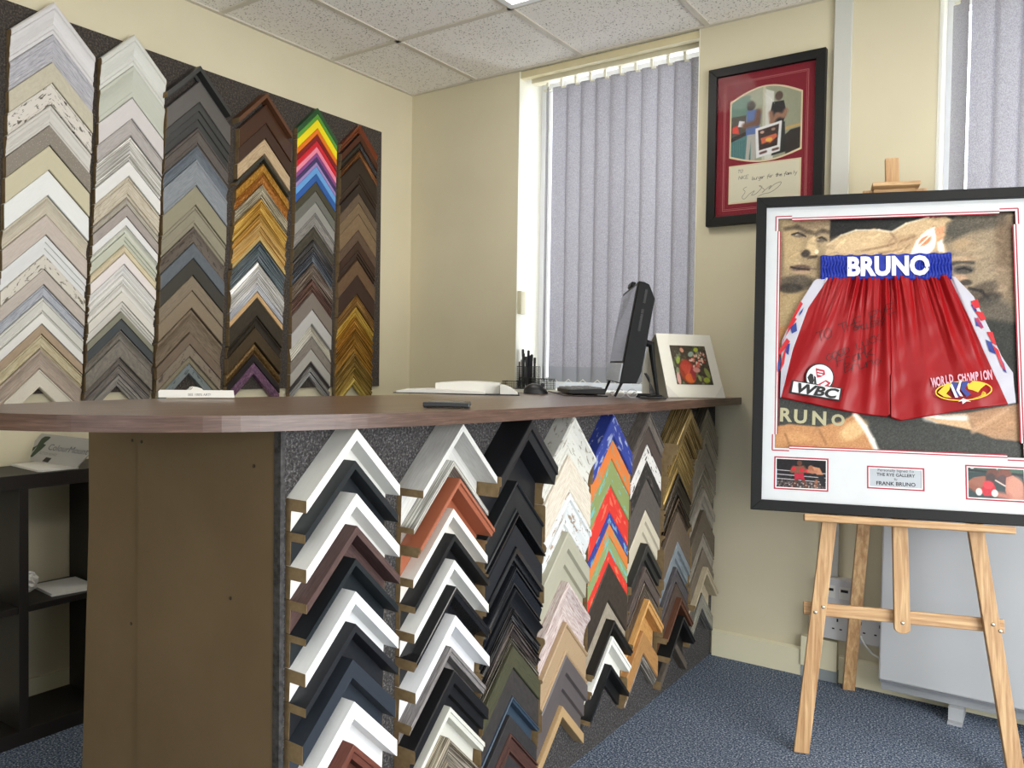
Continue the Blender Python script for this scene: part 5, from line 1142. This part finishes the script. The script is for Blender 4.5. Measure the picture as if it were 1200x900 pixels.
for k in range(3): stroke(s, [(L*(.37+.02*k), .019), (L*(.40+.02*k), .0255)], .0012, SG, .0016)
s.build('header_stripe', ink, sg)

# ------------------------------------------------------------------ desk tidy on the sill
def sill(px, py=452): 
    p = at(px, py, 3.72); p.y = YB+.02; d = ray(px, py); t_ = p.y/d.y; return Vector((CAM.x+d.x*t_, p.y, ZS))
mesh_m = plain('black_wire_mesh', (66, 68, 66), .45, .3)
def tidy_box(name, par, x0, x1, y0, y1, z1, bars=9):
    mb = MB(); w_ = .0016
    for z in (0, z1): mb.box((x0, y0, z), (x1, y0+w_*2, z+w_*2)); mb.box((x0, y1-w_*2, z), (x1, y1, z+w_*2)); mb.box((x0, y0, z), (x0+w_*2, y1, z+w_*2)); mb.box((x1-w_*2, y0, z), (x1, y1, z+w_*2))
    for (A, B) in (((x0, y0), (x1, y0)), ((x1, y0), (x1, y1)), ((x1, y1), (x0, y1)), ((x0, y1), (x0, y0))):
        Ln_ = math.hypot(B[0]-A[0], B[1]-A[1]); n = max(3, int(Ln_/.009))
        for k in range(n+1):
            x = A[0]+(B[0]-A[0])*k/n; y = A[1]+(B[1]-A[1])*k/n; mb.box((x-.0006, y-.0006, 0), (x+.0006, y+.0006, z1))
        nz = max(2, int(z1/.009))
        for k in range(1, nz): z = z1*k/nz; mb.box((min(A[0], B[0])-.0009, min(A[1], B[1])-.0009, z-.0005), (max(A[0], B[0])+.0009, max(A[1], B[1])+.0009, z+.0005))
    mb.box((x0, y0, 0), (x1, y1, .002)); return mb.build(name, mesh_m, par)
q = sill(604); td = empty('desk_tidy', (q.x, YB-.01, ZS), 'black wire mesh desk tidy on the window sill', 'desk tidy')
tidy_box('pen_pot', td, .0, .108, .02, .085, .105); tidy_box('tray', td, -.035, .06, -.034, .018, .034); tidy_box('clip_cup', td, .062, .125, -.034, .018, .052); tidy_box('note_tray', td, .13, .215, -.030, .05, .048)
lean_ = [(.006, .04, -.10, .05), (.014, .06, -.14, .02), (.03, .05, -.13, .10), (.04, .04, -.06, .03), (.052, .06, .03, .04), (.062, .035, -.08, .01), (.07, .05, .04, .06), (.086, .045, .05, .02), (.096, .06, .02, .05)]
pencol = [(30, 30, 34), (170, 170, 172), (34, 34, 40), (40, 40, 44), (26, 26, 28), (60, 60, 62), (28, 30, 60), (30, 30, 32), (34, 34, 34)]
hts = [.125, .135, .185, .165, .18, .15, .155, .16, .145]
desc = ['short black pen leaning left in the desk tidy', 'silver pen leaning left in the desk tidy', 'tallest black marker in the desk tidy', 'dark pencil in the middle of the desk tidy', 'tall thick black marker in the desk tidy centre', 'grey pen half hidden in the desk tidy', 'dark blue pen in the desk tidy', 'black pen at the right of the desk tidy', 'rightmost short black pen in the desk tidy']
for (x, y, lx, ly), pc, hh, ds in zip(lean_, pencol, hts, desc):
    b_ = Vector((td.location.x+x*.85+.008, td.location.y+y, ZS+.006)); tp_ = b_+Vector((lx*.28, ly*.1, 1)).normalized()*hh
    o = empty('pen', b_, ds, 'pen', 'pens in the desk tidy'); pmm = plain('pen_colour', pc, .3); d = tp_-b_
    MB().tube([(0, 0, 0), tuple(d*.12), tuple(d*.8)], [.0016, .0056, .0056], 8).build('barrel', pmm, o)
    MB().tube([tuple(d*.8), tuple(d*.98), tuple(d)], [.0066, .0066, .004], 8).build('cap', plain('pen_cap', tuple(max(0, v-8) for v in pc), .3), o)
q1 = onY(617, 341, YB+.03); q2 = onY(623, 368, YB+.03)
o = MB().box((W1[0]+.004, YB+.004, q2.z), (W1[0]+.026, YB+.05, q1.z)).build('window_handle_box', plain('cream_plastic', (222, 216, 186), .4), bevel=.003); tag(o, 'small cream plastic box fixed to the left window reveal', 'box')

# ------------------------------------------------------------------ dark shelf unit with leaflets
SX = -2.60; blk = plain('black_brown_veneer', (30, 25, 22), .5)
su = empty('shelf_unit', (XL+.14, 1.2, 0), 'low black open shelf unit against the left wall behind the counter', 'shelf unit')
def sb(name, y0, y1, z0, z1, x0=XL+.018, x1=SX): mb = MB().box((x0-(XL+.14), y0-1.2, z0), (x1-(XL+.14), y1-1.2, z1)); return mb.build(name, blk, su, bevel=.0015)
sb('top', .30, 1.72, .79, .835); sb('base', .30, 1.72, 0, .045); sb('side_panel', .30, .335, .0455, .7895); sb('side_panel', 1.685, 1.72, .0455, .7895)
for y in (.73, 1.148): sb('divider', y, y+.028, .0455, .7895, x1=SX-.002)
sb('divider', 1.42, 1.44, .0455, .7895, x1=SX-.002)
for (y0, y1) in ((.336, .729), (.759, 1.147), (1.177, 1.419), (1.441, 1.684)): sb('shelf', y0, y1, .408, .428, x1=SX-.004)
def paper_at(name, pts, z, th, mat, label, cat_, off=(0, 0)):
    c0 = sum((Vector(p) for p in pts), Vector((0, 0)))/len(pts); o = MB().prism([(p[0]-c0.x, p[1]-c0.y) for p in pts], lambda x, y, d: Vector((x, y, d)), 0, th).build(name, mat); o.location = (c0.x, c0.y, z); return tag(o, label, cat_)
paper_at('paper_sheets', [(-2.80, 1.275), (-2.64, 1.262), (-2.615, 1.40), (-2.79, 1.412)], .4285, .009, paper, 'small pile of white paper on the middle shelf of the black unit', 'paper')
cr = MB(); rr_ = random.Random(2)
nn2 = 10; vs = []
for j in range(nn2+1):
    for i in range(nn2*2):
        th = math.pi*j/nn2; ph = math.pi*i/nn2; r = .032*(1+.35*(rr_.random()-.5)); vs.append((r*math.sin(th)*math.cos(ph), r*math.sin(th)*math.sin(ph), .03+r*math.cos(th)))
cr.add(vs, [[j*nn2*2+i, j*nn2*2+(i+1) % (nn2*2), (j+1)*nn2*2+(i+1) % (nn2*2), (j+1)*nn2*2+i] for j in range(nn2) for i in range(nn2*2)])
o = cr.build('crumpled_tissue', paper); o.location = (-2.72, 1.222, .441); tag(o, 'crumpled white tissue on the shelf beside the paper pile', 'tissue')
# colour chart: box lid leaning up, leaflet flat in front
zt = .8355
def onTop(px, py): return onZ(px, py, zt)
lf = empty('colour_chart_stand', (-2.74, 1.2, zt), 'grey card chart with green cactus emblem leaning on the black shelf unit', 'card display')
C_BL = onZ(24, 538, zt+.009); C_BR = onZ(90, 548, zt+.009); C_TL = at(50, 508, 1); C_TL = onX(50, 508, -2.83); C_TR = C_TL+(C_BR-C_BL)*1.0
CN = (C_BR-C_BL).cross(C_TL-C_BL).normalized()
if CN.dot(CAM-C_BL) < 0: CN = -CN
CL0 = Vector((-2.74, 1.2, zt))
def CHM(x, y, d): return C_BL+(C_BR-C_BL)*x+(C_TL-C_BL)*y+CN*d-CL0
def cxy(px, py):
    P = hit(px, py, C_BL, CN)-C_BL; a_, b_ = C_BR-C_BL, C_TL-C_BL
    A11, A12, A22 = a_.dot(a_), a_.dot(b_), b_.dot(b_); r1, r2 = P.dot(a_), P.dot(b_); D_ = A11*A22-A12*A12
    return ((r1*A22-r2*A12)/D_, (r2*A11-r1*A12)/D_)
MB().prism([(-.02, 0), (1, 0), (1.0, 1), (-.02, 1)], CHM, -.003, 0).build('card', plain('chart_grey_card', (176, 174, 170), .7), lf)
grn = plain('cactus_green', (60, 76, 58), .7); cg = MB()
def blob(mb, P, d=.0008): mb.prism([cxy(*p) for p in P], CHM, .0001, d)
blob(cg, [(35,535.5),(38,535.5),(47,528),(54,521.5),(51,520),(58.5,514),(59.5,512),(57,511.5),(53,511.5),(49,514),(45,520),(42,526)])
blob(cg, [(31.5,528),(33,530),(37,529.6),(41,526),(44,521.5),(41,523.5),(38.5,524.5),(38,522),(34,522.5)])
cg.build('cactus_emblem', grn, lf)
pc_ = MB(); blob(pc_, [(49.5,540.5),(56,542),(60.5,537),(54.5,535.8)]); pc_.build('pot_emblem', plain('pot_black', (40, 34, 32), .6), lf)
tx0, ty0 = cxy(57, 524); tx1, ty1 = cxy(103, 530); tA = Vector((tx1-tx0, ty1-ty0))
ux0, uy0 = cxy(61, 517.5); tB = Vector((ux0-tx0, uy0-ty0))
for body, ox_, oy_, wd_, hh_, mt_, shb in (('ColourMount', 0, 0, 1.0, 1.0, plain('chart_ink', (80, 84, 98), .6), 1), ('SUTTON BOARD', -.14, -1.15, .46, .42, plain('chart_ink2', (120, 118, 116), .6), 1)):
    cu = bpy.data.curves.new('m', 'FONT'); cu.body = body; cu.size = 1; ob_ = bpy.data.objects.new('m', cu); COL.objects.link(ob_); bpy.context.view_layer.update(); wl0 = ob_.dimensions.x; bpy.data.objects.remove(ob_)
    text_mesh('lettering', body, 1, lambda x, y, d: CHM(tx0+tA.x*(ox_+x/wl0*wd_)+tB.x*(oy_+y*hh_*1.5), ty0+tA.y*(ox_+x/wl0*wd_)+tB.y*(oy_+y*hh_*1.5), .0004+d*.001), mt_, lf, .0004, 0, 0, 'LEFT')
lp_ = [onZ(x, y, zt) for x, y in ((-14, 541), (24, 538.2), (92, 549), (50, 553.2), (44, 553.2))]
lt = paper_at('leaflet', [(max(p.x, -2.84), p.y) for p in lp_], zt, .006, paper, 'white leaflet lying flat in front of the grey chart', 'leaflet')
